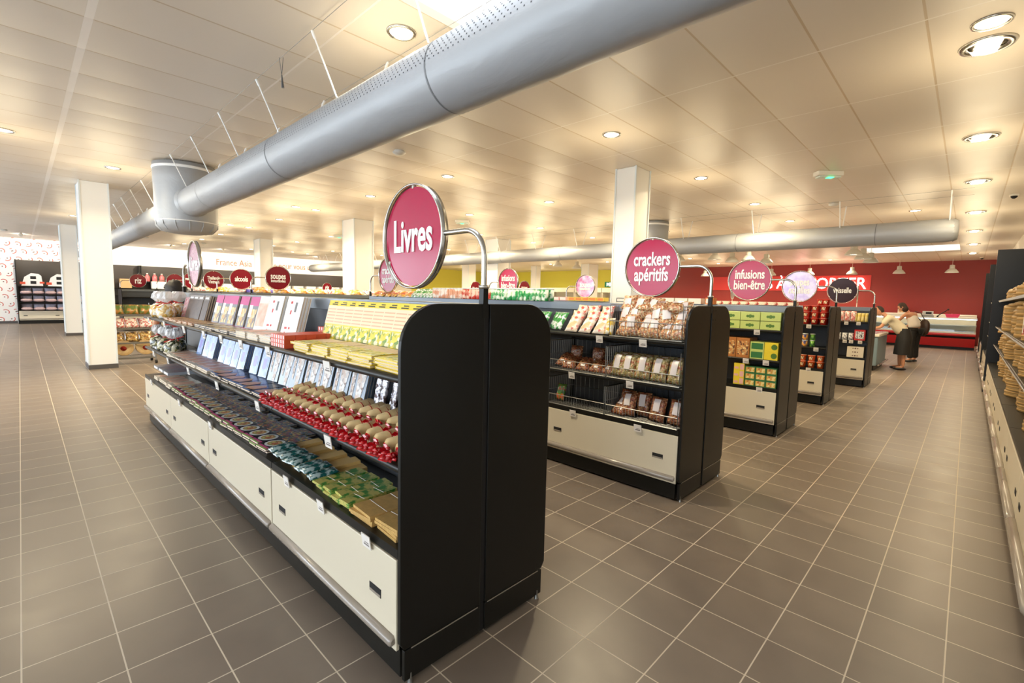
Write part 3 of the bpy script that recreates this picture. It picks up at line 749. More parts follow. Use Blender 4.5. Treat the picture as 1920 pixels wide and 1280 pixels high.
# top shelf
leaning('yellow', [.50+.105*i for i in range(10)], .19, .268, .012, ZT, -.47, 'yellow cookbook leaning in the fan behind the rounded black end panel', 'yellow cookbooks standing on the top shelf', .05, n=1)
leaning('white', [1.94, 2.26], .19, .275, .016, ZT, -.47, 'white cookbook with red chillies leaning on the top shelf', 'white chilli cookbooks on the top shelf', .13)
leaning('cream', [2.52], .15, .268, .016, ZT, -.47, 'cream cookbook leaning between the chilli and the magenta ones', 'cream cookbooks leaning', .13)
leaning('magenta', [2.74, 2.98, 3.24, 3.44, 3.66], .14, .262, .014, ZT, -.47, 'magenta-topped cookbook with golden food picture on the top shelf', 'magenta cookbooks on the top shelf', .13)
leaning('grey', [4.08, 4.30, 4.48, 4.66], .12, .25, .016, ZT, -.47, 'brown-grey cookbook leaning beyond the gap on the top shelf', 'brown-grey cookbooks on the top shelf', .13)
leaning('pink', [4.82, 4.98], .13, .23, .012, ZT, -.47, 'thin pink patterned book beside the cellophane bags', 'pink patterned books', .2, n=1)
flat('yellow', [.42, .63, .84, 1.05, 1.25], .19, .25, .012, ZT, -.725, 'yellow and cream cookbook lying in front of the leaning yellow ones', 'yellow cookbooks lying on the top shelf', 4, jit=.07)
flat('cream', [1.80, 2.0, 2.22], .19, .25, .014, ZT, -.72, 'cream cookbook lying flat before the white chilli cookbooks', 'cream cookbooks lying on the top shelf', 3)
flat('magenta', [2.44, 2.62, 2.80, 3.0, 3.2, 3.4], .17, .25, .012, ZT, -.72, 'magenta cookbook lying flat before the standing ones', 'magenta cookbooks lying on the top shelf', 2)
flat('orange', [3.62, 3.80, 4.0, 4.2, 4.4, 4.6], .17, .24, .012, ZT, -.72, 'orange-toned cookbook lying flat on the top shelf far part', 'orange cookbooks lying on the top shelf', 2)
# middle shelf
leaning('slate', [1.12, 1.31, 1.52, 1.70, 1.91, 2.09, 2.30], .145, .25, .012, ZM, -.47, 'slate blue gift book with ivory flower band under the top shelf', 'slate blue gift books on the middle shelf', .13)
leaning('blue', [2.52, 2.72, 3.02, 3.20, 3.38, 3.56, 3.90, 4.08, 4.3], .12, .25, .012, ZM, -.47, 'pale blue and violet book leaning on the middle shelf', 'pale blue books on the middle shelf', .13)
flat('navy', [1.95+.162*i for i in range(7)], .155, .28, .014, ZM, -.735, 'dark blue cookbook with peach food shape lying on the middle shelf', 'dark blue cookbooks lying on the middle shelf', 2)
flat('cream', [3.14, 3.32, 3.50, 3.68, 3.86, 4.04, 4.22, 4.40, 4.6], .165, .26, .012, ZM, -.735, 'pale cream book lying flat on the middle shelf, farther half', 'pale books lying on the middle shelf', 2)
# deck
flat('dark', [1.86+.152*i for i in range(17)], .15, .30, .016, ZD, -.735, 'dark cookbook with salad bowl and lime edge lying on the lowest deck, front row', 'dark salad bowl cookbooks, front row on the deck', 2, yaw=.04)
flat('dark', [2.02, 2.32, 2.62, 2.92, 3.22, 3.52, 3.82], .20, .20, .016, ZD, -.43-.13, 'dark cookbook in the rear row on the lowest deck', 'dark cookbooks, rear row on the deck', 1)
flat('cream', [4.5, 4.7, 4.9, 5.1], .18, .26, .016, ZD, -.735, 'pale book lying on the deck at the far end', 'pale books on the deck far end', 2)

# printed boxes
def make_box(name, cat, w, d, h, base, art=None, art2=None, style=0):
    """front at -X: width w along Y, depth d along X, height h"""
    M = [base]; mb = MB().box(0, d, 0, w, 0, h)
    if art:
        M.append(art)
        if style == 0: mb.box(-.0006, .0005, w*.08, w*.92, h*.15, h*.85, 1)
        elif style == 1:
            n = max(2, int(w/.03))
            for k in range(n): mb.box(-.0006, .0005, w*(k+.2)/n, w*(k+.6)/n, h*.12, h*.88, 1); 
        elif style == 2: mb.box(-.0006, .0005, w*.05, w*.42, h*.12, h*.9, 1); mb.box(-.0006, .0005, w*.55, w*.95, h*.2, h*.5, 1)
        elif style == 3: mb.tube([(-.001, w*.28, h*.5), (.0, w*.28, h*.5)], h*.32, 14, 1, smooth=False)
        elif style == 4:
            for a, r in ((.36,.16),(.5,.22),(.64,.16)): mb.tube([(-.0008-.0002*a, w*a, h*.5), (0, w*a, h*.5)], h*r, 12, 1, smooth=False)
    if art2:
        M.append(art2); mb.box(-.0008, .0005, w*.55, w*.88, h*.62, h*.85, 2); mb.box(-.0008, .0005, w*.62, w*.84, h*.2, h*.28, 2)
        mb.box(d*.2, d*.8, w*.2, w*.8, h-.0005, h+.0006, 2)
    o = mb.build(name, M); o['category'] = cat; return o
OR1 = mat('orange_red_carton', (214, 84, 54), .35); WHP = mat('white_print')
def bx(name, cat, key, dims, mats, style, loc, rz, label, group):
    return place((name, key), lambda: make_box(name, cat, *dims, *mats, style=style), loc, (0, 0, rz), label=label, group=group)
for ix in range(5):
    for k in range(3):
        bx('incense_box', 'box', 'in', (.20, .058, .024), (OR1, WHP, None), 1, (-.735+ix*.06, 1.53+RND.uniform(-.004,.004), ZT+k*.0245), 0, 'flat orange-red patterned box stacked between yellow books and white books', 'orange-red boxes on the top shelf')
for k in range(4): bx('incense_box', 'box', 'in', (.20, .058, .024), (OR1, WHP, None), 1, (-.42, 1.62, ZT+k*.0245), 0, 'orange-red patterned box in the rear stack by the slotted upright', 'orange-red boxes in the rear stack')

# cellophane bags (tied)
FILM = mat('clear_cellophane', (246, 246, 246), .2, alpha=.62, spec=.9); REDR = mat('red_ribbon', (196, 30, 36), .25, coat=.5)
def make_tied(content, r=.075, h=.13):
    o = empty('cellophane_gift_bag', cat='gift bag'); rr = random.Random(hash(content.name) % 99)
    MB().lathe([(.001,.002),(r*.8,.0),(r,.03),(r*1.02,h*.5),(r*.85,h*.85),(r*.3,h*1.05),(.001,h*1.06)], 18, jit=.07, rnd=rr).build('contents', content, o)
    MB().lathe([(r*.22,h*1.02),(r*.16,h*1.10),(r*.40,h*1.2),(r*.72,h*1.42),(r*.70,h*1.7),(r*.4,h*1.92),(r*.1,h*1.7)], 18, jit=.22, rnd=rr, smooth=False).build('flared_top', FILM, o)
    MB().lathe([(r*.30,h*1.04),(r*.30,h*1.12)], 12).tube([(0,0,h*1.08),(-r*.9,.02,h*.9)], .006, 5).tube([(0,0,h*1.08),(-r*.6,-.04,h*1.2)], .006, 5).build('ribbon', REDR, o)
    return o
PASTA = mat('yellow_pasta', (226,180,80), .2, kind='cells', scale=42, rgb2=[(232,190,100),(206,150,60),(244,224,170),(240,236,224)], bump=.8, coat=.8)
GRN = mat('green_candied_mix', (90,100,60), .2, kind='cells', scale=42, rgb2=[(70,80,50),(40,40,34),(170,160,90),(230,225,200)], bump=.8, coat=.8)
for i, (y, x) in enumerate(((4.98, -.66), (5.16, -.62), (5.34, -.66), (5.52, -.62), (5.25, -.48), (5.46, -.47))):
    place('tied_y', lambda: make_tied(PASTA, .085, .15), (x, y, ZT), (0, 0, i*1.3), label='cellophane bag of golden pasta shapes with red ribbon, top shelf far end', group='golden gift bags on the top shelf')
for i, (y, x) in enumerate(((4.72, -.66), (4.90, -.58), (5.08, -.66), (5.27, -.6), (5.45, -.66))):
    place('tied_g', lambda: make_tied(GRN, .078, .135), (x, y, ZM), (0, 0, i*1.7), label='cellophane bag of dark green mix on the middle shelf far end', group='green gift bags on the middle shelf')

# silver/brown sachets hanging at the back of the middle shelf
SIL = mat('crinkled_silver_film', (168, 166, 172), .18, metal=.7, rgb2=(60, 46, 44), scale=26, sharp=True, bump=.6, bscale=50)
def pillow(w, h, t, seed=0, nu=10, nv=12, crimp=.06):
    """sealed bag: width Y, height Z, thickness X, front at -X"""
    rr = random.Random(seed); vs = []; fs = []
    for side in (-1, 1):
        for j in range(nv+1):
            v = j/nv
            for i in range(nu+1):
                u = i/nu; q = (max(0, 1-abs(2*u-1)**3))*(max(0, 1-abs(2*v-1)**4))
                e = t/2*q**.6*(1+rr.uniform(-.14, .14)) if q > 0 else .0008
                sx = 1-.05*math.sin(PI*v)
                vs.append((side*max(e, .0008), (u-.5)*w*sx, v*h))
    n = (nu+1)*(nv+1)
    for s in (0, 1):
        for j in range(nv):
            for i in range(nu):
                a = s*n+j*(nu+1)+i; q = (a, a+1, a+nu+2, a+nu+1); fs.append(q if s else q[::-1])
    for j in range(nv):
        for c in (0, nu):
            a = j*(nu+1)+c; b = a+nu+1; fs.append((a, b, b+n, a+n))
    for i in range(nu):
        for r0 in (0, nv*(nu+1)):
            a = r0+i; fs.append((a, a+1, a+1+n, a+n))
    return vs, fs
def make_pouch(name, cat, w, h, t, m_, seed=0, lab=None, lm=None, top=None):
    vs, fs = pillow(w, h, t, seed); mb = MB().add(vs, fs, 0, True)
    o = mb.build(name, m_); o['category'] = cat
    if lab:
        y0, y1, z0, z1 = lab; vs2 = []; fs2 = []
        for j in range(5):
            for i in range(5):
                u = y0+(y1-y0)*i/4; v = z0+(z1-z0)*j/4
                q = (max(0, 1-abs(2*u-1)**3))*(max(0, 1-abs(2*v-1)**4)); vs2.append((-(t/2*q**.6*1.16+.001), (u-.5)*w*.95, v*h))
        for j in range(4):
            for i in range(4): a = j*5+i; fs2.append((a, a+1, a+6, a+5))
        MB().add(vs2, fs2, 0, True).build('label', lm, o)
    if top:
        MB().box(-.003, .003, -w/2, w/2, h*.86, h*1.04).build('header_card', top, o)
    return o
for i in range(11):
    place('sachet', lambda: make_pouch('silver_sachet', 'packet', .055, .26, .03, SIL, 4), (-.46+RND.uniform(-.02,.01), .43+i*.062, ZM+.02), (RND.uniform(-.06,.06), .22+RND.uniform(-.08,.08), RND.uniform(-.4,.2)), label='crinkled silver and brown sachet under the top shelf near the end panel', group='silver sachets on the middle shelf')
# rolls with red cellophane bows
ROLL = mat('beige_roll', (240, 208, 152), .4, noise_amt=.12, scale=30); ROLLR = mat('red_string', (176, 40, 30), .4); REDC = mat('red_cellophane', (214, 20, 30), .1, coat=1, noise_amt=.4, scale=30)
def make_rollpack():
    o = empty('wrapped_roll_pack', cat='gift pack')
    mb = MB()
    mb.tube([(.02, 0, .034), (.03, 0, .036), (.15, 0, .040), (.165, 0, .038)], [.024, .035, .038, .028], 14).build('roll', ROLL, o)
    r = MB()
    for x in (.075, .12): r.tube([(x, 0, .037), (x+.004, 0, .037)], .039, 14)
    r.build('string', ROLLR, o)
    b = MB(); rr = random.Random(5)
    for k in range(14):
        a = -PI/2+PI*rr.random(); l = rr.uniform(.035, .07)
        c = Vector((0, 0, .03)); d = Vector((-math.cos(a)*l, math.sin(a)*l, rr.uniform(-.02, .035))); sd = Vector((0, .014, .016))
        b.add([c, c+d*.6+sd, c+d, c+d*.6-sd], [(0,1,2,3)], 0)
        b.ball(c+d*.55, (abs(d.x)*.3+.008, .011, .009), 6, 5)
    b.build('red_bow', REDC, o)
    return o
for i in range(17):
    place('roll', make_rollpack, (-.725+RND.uniform(-.006,.008), .44+i*.086, ZM), (0, 0, RND.uniform(-.12,.12)), label='beige roll tied with a red cellophane bow along the front of the middle shelf', group='red bow roll packs, front row')
for i in range(16):
    place('roll', make_rollpack, (-.60+RND.uniform(-.006,.008), .46+i*.088, ZM+.028), (0, -.12, RND.uniform(-.12,.12)), scale=(.9,.95,.9), label='beige roll with red bow in the second row on the middle shelf', group='red bow roll packs, second row')
for i in range(15):
    place('roll2', lambda: make_pouch('brown_packet', 'packet', .075, .2, .03, mat('brown_wrapped_biscuit', (150, 92, 66), .2, noise_amt=.6, scale=30, coat=.6), 8), (-.44, .47+i*.095, ZM+.01), (0, .55, 0), label='brown wrapped packet behind the red bow rolls', group='brown packets behind the rolls') if i < 6 else None
# deck packets near the end panel
TEAL = mat('teal_seaweed_pack', (30, 86, 84), .2, rgb2=(170, 190, 190), scale=28, sharp=True, coat=.8); TAN = mat('tan_paper', (206, 170, 104), .4)
for i in range(8):
    place('nori', lambda: make_box('seaweed_pack', 'packet', .085, .26, .022, TAN, None, None), (-.70, 1.20+i*.078, ZD+.018*(i % 2)), (0, -.06, -.12+RND.uniform(-.05,.05)), label='tan seaweed pack with teal wrapper on the lowest deck', group='teal and tan seaweed packs')
    place('noriw', lambda: make_pouch('teal_wrapper', 'packet', .085, .15, .034, TEAL, 3), (-.735, 1.25+i*.078, ZD+.030+.010*(i % 2)), (0, PI/2-.1, RND.uniform(-.15,.15)), label='teal cellophane packet in front of the tan seaweed packs', group='teal packets on the deck')
BAMG = mat('bamboo_with_green_leaf', (206, 196, 110), .35, rgb2=(60, 140, 50), scale=22, sharp=True, coat=.4)
BAM = mat('bamboo_mat', (212, 172, 104), .45, noise_amt=.2, scale=40)
def make_matpack(name, m_, w=.10, d=.26, t=.012):
    mb = MB(); n = int(w/.008)
    for k in range(n): mb.box(0, d, k*w/n, (k+.86)*w/n, 0, t)
    o = mb.build(name, m_); o['category'] = 'mat'
    MB().box(d*.3, d*.31, 0, w, t, t+.001).box(d*.7, d*.71, 0, w, t, t+.001).build('stitching', TAG, o)
    return o
for i in range(4):
    for k in range(3):
        place('bamg', lambda: make_matpack('printed_bamboo_mat', BAMG, .092), (-.73+RND.uniform(-.01,.01), .80+i*.10, ZD+k*.0125), (0, 0, RND.uniform(-.08,.08)), label='bamboo place mat with green leaf print on the lowest deck', group='green printed bamboo mats')
for i in range(2):
    for k in range(4):
        place('bam', lambda: make_matpack('bamboo_mat', BAM, .165), (-.735+RND.uniform(-.012,.012), .42+i*.18, ZD+k*.0125), (0, 0, RND.uniform(-.1,.1)), label='plain tan bamboo mat on the deck beside the black end panel', group='plain bamboo mats')
for k in range(5):
    place('greyp', lambda: make_box('grey_album', 'book', .22, .26, .03, mat('grey_album_cover', (150, 158, 168), .3), WHP), (-.72, 5.2+.06*(k % 2)-.25*(k//3), ZM+.001) if k < 2 else (-.70, 5.05+.26*(k-3), ZD+.09), label='grey boxed album at the far end of the first gondola', group='grey albums far end')

# -------- second gondola (nuts)
NUT = mat('nut_mix', (180,120,70), .25, kind='cells', scale=75, rgb2=[(196,140,86),(150,80,50),(226,196,140),(214,120,70),(236,220,180)], bump=1, coat=.9)
NUT2 = mat('dark_nut_mix', (150,90,60), .25, kind='cells', scale=70, rgb2=[(160,96,60),(110,56,40),(200,150,100),(170,90,60)], bump=1, coat=.9)
NUTG = mat('green_nut_mix', (180,160,100), .25, kind='cells', scale=75, rgb2=[(190,160,96),(150,140,80),(226,210,160),(190,110,70)], bump=1, coat=.9)
LBL = mat('white_product_label', (226, 216, 214), .3)
def nutbag(m_, key, lab=(.25,.75,.35,.8)):
    return lambda: make_pouch('nut_mix_bag', 'nut bag', .135, .20, .075, m_, 11, lab, LBL)
F2i = F2+.03
def wire_panel(mb, p0, du, dv, nu, nv, r=.0016, r2=.0035):
    p0, du, dv = Vector(p0), Vector(du), Vector(dv)
    for i in range(nu+1): a = p0+du*i/nu; mb.tube([a, a+dv], r2 if i in (0, nu) else r, 4, smooth=False)
    for j in range(nv+1): a = p0+dv*j/nv; mb.tube([a, a+du], r2 if j in (0, nv) else r, 4, smooth=False)
def basket(y0, y1, z, hf, hs, label, front_x=F2+.012):
    o = empty('wire_basket', (0, 0, 0), 0, label, 'wire basket'); xb = 2.11
    mb = MB(); wire_panel(mb, (front_x, y0, z+.004), (0, y1-y0, 0), (0, 0, hf), int((y1-y0)/.028), 1); mb.build('front_grid', WIRE, o)
    for y in (y0, y1):
        mb = MB(); wire_panel(mb, (front_x, y, z+.004), (xb-front_x, 0, 0), (0, 0, hs), 13, 2); mb.build('side_grid', WIRE, o)
    mb = MB(); wire_panel(mb, (front_x, y0, z+.006), (0, y1-y0, 0), (xb-front_x, 0, 0), int((y1-y0)/.028), 12); mb.build('floor_grid', WIRE, o)
    mb = MB(); wire_panel(mb, (xb, y0, z+.004), (0, y1-y0, 0), (0, 0, hs), int((y1-y0)/.05), 2); mb.build('back_grid', WIRE, o)
    return o
basket(.385, 1.02, ZT, .13, .265, 'tall wire basket heaped with nut bags on the top shelf')
basket(.385, 1.03, ZM, .09, .26, 'wire basket with labelled nut bags, right half of the middle shelf')
basket(1.045, 1.68, ZM, .09, .26, 'wire basket with a few brown bags, left half of the middle shelf')
basket(.385, 1.03, ZD, .09, .24, 'wire basket on the lowest shelf holding amber nut bags')
basket(1.045, 1.68, ZD, .09, .24, 'nearly empty wire basket on the lowest shelf')
for i in range(18):
    y = .46+(i % 6)*.098; z = ZT+.012+.075*(i//6); x = F2i+.05+.05*(i//6)
    place('nutA', nutbag(NUT, 'A'), (x, y, z), (RND.uniform(-.25,.25), .55+RND.uniform(-.25,.25), RND.uniform(-.3,.3)), label='bag of mixed nuts heaped in the top wire basket', group='nut bags in the top basket')
for i in range(4):
    place('nutA', nutbag(NUT, 'A'), (F2i+.12, .52+i*.14, ZT+.24), (0, 1.35, RND.uniform(-.4,.4)), label='bag of nuts lying on top of the heap in the upper basket', group='nut bags on top of the heap')
for i, y in enumerate((.46, .60, .74, .87, .97)):
    place('nutB', nutbag(NUTG, 'B', (.3,.72,.3,.92)), (F2i+.05, y, ZM+.014), (RND.uniform(-.05,.05), .28, RND.uniform(-.15,.15)), label='bag of greenish nut mix with long white label, middle shelf', group='greenish nut bags in the middle basket')
    place('nutB', nutbag(NUTG, 'B'), (F2i+.17, y+.01, ZM+.014), (0, .25, 0), label='bag of nut mix in second line of the middle basket', group='nut bags, second line of middle basket')
for i, (y, zz) in enumerate(((1.10, 0), (1.22, 0), (1.36, 0), (1.52, 0), (1.60, .02))):
    place('nutC', nutbag(NUT2, 'C', (.3,.6,.1,.2)), (F2i+.08, y, ZM+.014+zz), (0, 1.1, RND.uniform(-.3,.3)), label='brown nut bag lying in the left middle basket', group='brown bags in the left middle basket')
for i, (y) in enumerate((1.30, 1.55)):
    place('nutC', nutbag(NUT2, 'C'), (F2i+.24, y, ZM+.014), (0, .15, 0), label='brown nut bag standing at the back of the left middle basket', group='brown bags standing in the left middle basket')
for i, (y, x, l) in enumerate(((.44,.06,.25), (.60,.06,.25), (.76,.14,.2), (.86,.06,.35), (.93,.15,.2), (.95,.04,.9))):
    place('nutD', nutbag(NUT2, 'D', (.28,.7,.4,.9)), (F2i+x, y, ZD+.016), (RND.uniform(-.1,.1), l, RND.uniform(-.2,.2)), label='amber nut bag with pale label in the lowest basket', group='amber nut bags in the lowest basket')
place('nutE', lambda: make_pouch('green_snack_bag', 'snack bag', .1, .16, .05, mat('green_orange_pack', (90,140,60), .25, rgb2=(200,90,50), scale=25, sharp=True, coat=.6), 2), (F2i+.1, 1.62, ZD+.015), (0, .3, 0), label='single green and orange bag at left end of the empty lowest basket')
SNR = mat('red_snack_pack', (200,60,40), .2, kind='cells', scale=30, rgb2=[(206,50,40),(236,226,214),(226,190,130),(240,236,230)], coat=.8)
SNY = mat('yellow_snack_pack', (230,190,50), .2, rgb2=(240,236,220), scale=20, sharp=True, coat=.8)
SNG = mat('green_snack_pack', (60,150,70), .2, rgb2=(236,240,236), scale=22, sharp=True, coat=.8)
SNO = mat('orange_snack_pack', (222,130,50), .2, kind='cells', scale=26, rgb2=[(226,140,60),(240,210,150),(236,180,80),(200,80,40),(246,240,226)], coat=.8)
SNW = mat('white_pink_snack_pack', (240,232,228), .2, rgb2=(206,110,110), scale=24, sharp=True, coat=.8)
def snack(m_, key, loc, rot, label, group, w=.13, h=.19, t=.05):
    return place((key, w), lambda: make_pouch('snack_bag', 'snack bag', w, h, t, m_, 6), loc, rot, label=label, group=group)
for i in range(9):
    snack(SNR, 'snr', (F2i+.05+.10*(i//3), 1.18+(i % 3)*.15+.03*(i//3), ZT+.01+.035*(i//3)), (RND.uniform(-.08,.08), .75-.15*(i//3), RND.uniform(-.15,.15)), 'red and white snack bag left of the top nut basket', 'red snack bags on the second gondola')
snack(SNY, 'sny', (F2i+.05, 1.075, ZT+.01), (0, .35, 0), 'yellow snack pack between red bags and the nut basket', None, .085, .15, .04)
for i in range(6): snack(SNG, 'sng', (F2i+.06+.1*(i % 2), 1.66+.1*i, ZT+.02), (0, .6, RND.uniform(-.2,.2)), 'green and white snack bag at left on the nut gondola', 'green snack bags on the second gondola')
# goods along the top ledge
def ledge(x, y0, y1, z=GH): pass
def make_can(m_, r=.036, h=.13):
    def f():
        o = MB().lathe([(r*.96,0),(r,.004),(r,h-.012)], 18).build('snack_tube', m_); o['category'] = 'tube'
        MB().lathe([(r*1.02,h-.012),(r*1.02,h),(r*.8,h+.001)], 18).build('lid', mat('clear_lid', (230,232,230), .3), o); return o
    return f
CG = mat('green_tube', (40,150,80), .3, rgb2=(226,236,220), scale=14, sharp=True); CR = mat('red_tube', (200,60,46), .3, rgb2=(236,200,180), scale=14, sharp=True); CP = mat('peach_tube', (222,160,130), .3, rgb2=(244,236,230), scale=12, sharp=True)
i = 0
y = 2.02
while y < 3.95:
    m_, k = (CG, 'g') if y < 2.80 else ((CR, 'r') if y < 3.3 else (CP, 'p'))
    nm = {'g': 'green tube of snacks in the row above the near black panel', 'r': 'red tube of snacks beside the sign pole', 'p': 'peach coloured tube of snacks left of the red ones'}[k]
    for dx in (0, .09):
        place('can'+k, make_can(m_), (2.05+dx, y, GH), (0, 0, i*.9), label=nm, group=nm.split(' of')[0]+'s on the second gondola top')
    y += .085; i += 1
for i in range(7): snack(SNG, 'sng', (2.08, 4.02+.075*i, GH+.0), (0, .9, RND.uniform(-.3,.3)), 'green snack bag lying on the top ledge beyond the tubes', 'green bags on the second gondola top', .13, .15)
for i in range(12): snack(SNO, 'sno', (2.06+.03*(i % 2), 4.55+.09*i, GH), (0, 1.0, RND.uniform(-.4,.4)), 'orange snack bag on the top ledge of the second gondola', 'orange bags on the second gondola top', .13, .15)
# gondola tops 3, 4, 5
def topbox(key, m_, m2, x, ys, dims, label, group):
    for y in ys: bx('carton', 'box', key, (dims[0], dims[1], dims[2]), (m_, m2, None), 0, (x, y, GH), 0, label, group)
BLU = mat('blue_white_carton', (70, 120, 190), .35); WC = mat('white_carton', (236, 230, 220), .4); OC = mat('orange_carton', (226, 140, 70), .4); PK = mat('pink_carton', (232, 180, 176), .4); YC = mat('yellow_carton', (236, 206, 90), .4)
topbox('blu', BLU, WHP, 4.62, [2.28+.16*i for i in range(3)], (.15,.14,.06), 'blue and white carton on top of the third gondola', 'blue cartons on the third gondola')
topbox('whc', WC, None, 4.62, [1.45+.19*i for i in range(4)], (.17,.14,.075), 'white carton on top of the third gondola', 'white cartons on the third gondola')
topbox('orc', OC, WHP, 4.60, [1.28], (.10,.12,.085), 'orange carton behind the crackers pole', None)
topbox('yec', YC, OC, 4.62, [2.98+.14*i for i in range(5)], (.13,.14,.06), 'yellow carton on top of the third gondola', 'yellow cartons on the third gondola')
topbox('pkc', PK, WHP, 4.62, [3.72+.15*i for i in range(8)], (.14,.14,.06), 'pink carton on top of the third gondola', 'pink cartons on the third gondola')
topbox('cry', mat('cream_red_carton', (236,222,200), .4, rgb2=(190,60,50), scale=16, sharp=True), None, 7.12, [.90+.15*i for i in range(16)], (.14,.16,.055), 'cream and red carton on top of the fourth gondola', 'cream cartons on the fourth gondola')
# tops of the far block
for j, yy in enumerate((9.4, 11.8, 14.2, 16.6)):
    for i in range(20):
        m_, k = ((SNO, 'sno'), (SNY, 'sny'), (SNW, 'snw'), (SNO, 'sno'), (SNR, 'snr'))[(i+j) % 5] if j else ((SNO, 'sno'), (SNW, 'snw'))[(i//6) % 2]
        snack(m_, k+'f', (1.75+i*.42, yy-.02, GH+.012), (0, 1.1, PI/2+RND.uniform(-.4,.4)), 'coloured snack bag on top of far block gondola row %s' % ('one', 'two', 'three', 'four')[j], 'bags on far gondola row %s' % ('one', 'two', 'three', 'four')[j], .34, .2, .09)
for i in range(5): place('pot', lambda: make_can(mat('purple_pot', (90,80,170), .3), .05, .09)(), (2.2+.13*i, 11.7, GH), label='purple pot on the far block left of the soupes sign', group='purple pots')

# -------- third gondola (tea boxes)
LG_ = mat('light_green_carton', (198, 212, 120), .35); GR2 = mat('leaf_green_print', (90,130,50), .4, noise_amt=.3, scale=30); YB = mat('bright_yellow_carton', (236, 212, 60), .3)
TEA = mat('small_tea_box_print', (226,190,90), .35, kind='cells', scale=50, rgb2=[(230,200,100),(220,170,80),(190,120,60),(236,216,150)]); GREEN = mat('green_carton', (60,120,70), .35); BRN = mat('amber_carton', (200,130,70), .35, noise_amt=.35, scale=14)
Z = ZT
for r_ in range(2):
    for c_ in range(3):
        bx('tea_carton', 'box', 'tg', (.215, .30, .098), (LG_, GR2, None), 4, (F3+.03, .385+c_*.222, ZT+r_*.105), 0, 'wide light green tea carton on the top shelf of the third gondola', 'light green tea cartons')
bx('tea_carton', 'box', 'to', (.09, .28, .10), (mat('orange_red_carton'), WHP, None), 0, (F3+.03, 1.06, ZT+.105), 0, 'small orange carton left of the light green ones', None)
for r_ in range(2):
    bx('tea_carton', 'box', 'ty', (.145, .28, .102), (YB, GR2, None), 3, (F3+.03, .39, ZM+r_*.103), 0, 'yellow tea carton by the end panel, %s of two' % ('lower', 'upper')[r_], None)
    bx('tea_carton', 'box', 'tl', (.150, .28, .102), (LG_, GREEN, None), 0, (F3+.03, .54, ZM+r_*.103), 0, 'green and cream tea carton left of the yellow one, %s of two' % ('lower', 'upper')[r_], None)
    bx('tea_carton', 'box', 'tb', (.15, .28, .24), (BRN, FOOD, None), 0, (F3+.03, .70+r_*.155, ZM), 0, 'tall amber brown carton on the middle shelf of the third gondola', 'tall amber cartons')
for r_ in range(3):
    for c_ in range(3):
        bx('tea_box', 'box', 'ts', (.113, .2, .078), (GREEN, TEA, None), 0, (F3+.03, .385+c_*.116, ZD+r_*.079), 0, 'small green-edged tea box in the three by three stack on the lowest shelf', 'small green-edged tea boxes')
    bx('tea_box', 'box', 'tyl', (.12, .2, .085), (YB, PK, None), 2, (F3+.03, .74, ZD+r_*.086), 0, 'small yellow box at left of the tea box stack, lowest shelf', 'small yellow boxes')

# -------- fourth gondola (cups)
def make_cup(c1, key):
    def f():
        o = MB().lathe([(.036,0),(.040,.002),(.052,.088),(.056,.09),(.056,.097)], 20).build('noodle_cup', c1); o['category'] = 'noodle cup'
        MB().lathe([(.001,.0975),(.054,.0975),(.056,.094)], 20).build('lid', mat('foil_lid', (226,190,170), .3), o)
        M_ = MB(); M_.add([(-.047*1.0*math.cos(a)-.004, .05*math.sin(a), z) for z in (.03,.075) for a in (-.5,-.25,0,.25,.5)], [(i,i+1,i+6,i+5) for i in range(4)], 0, True).build('label', mat('cup_label_print', (230,200,150), .3, rgb2=(120,50,30), scale=60, sharp=True), o)
        return o
    return f
CUPR = mat('red_cup', (206, 46, 34), .25, coat=.5); CUPO = mat('orange_cup', (226, 96, 36), .25, coat=.5)
for r_ in range(3):
    for c_ in range(3):
        for d_ in range(2): place('cupr', make_cup(CUPR, 'r'), (F4+.08+d_*.12, .45+c_*.118, ZT+r_*.0985), (0,0,0), label='red noodle cup in the stacks on the top shelf of the fourth gondola', group='red noodle cups')
for y in (.43, .50): place('cupr', make_cup(CUPR, 'r'), (F4+.17, y+.02, ZT+.2957), (0,0,0), label='red noodle cup crowning the stacks next to the dark maroon disc', group='topmost red cups')
for r_ in range(2):
    for c_ in range(3):
        place('cupo', make_cup(CUPO, 'o'), (F4+.08, .44+c_*.122, ZD+r_*.0985), (0,0,0), label='orange noodle cup on the lowest shelf of the fourth gondola', group='orange noodle cups')
for r_ in range(2):
    place('tinb', make_can(mat('blue_gold_tin', (60,60,110), .3, rgb2=(210,150,60), scale=20, sharp=True), .042, .1), (F4+.09, .68, ZM+r_*.102), label='blue and gold tin on the dark middle shelf, %s of two' % ('lower', 'upper')[r_])
    place('ting', make_can(mat('lime_tin', (120,180,60), .3, rgb2=(60,110,50), scale=20, sharp=True), .036, .1), (F4+.12, .58, ZM+r_*.102), label='lime green tin on the dark middle shelf, %s of two' % ('lower', 'upper')[r_])
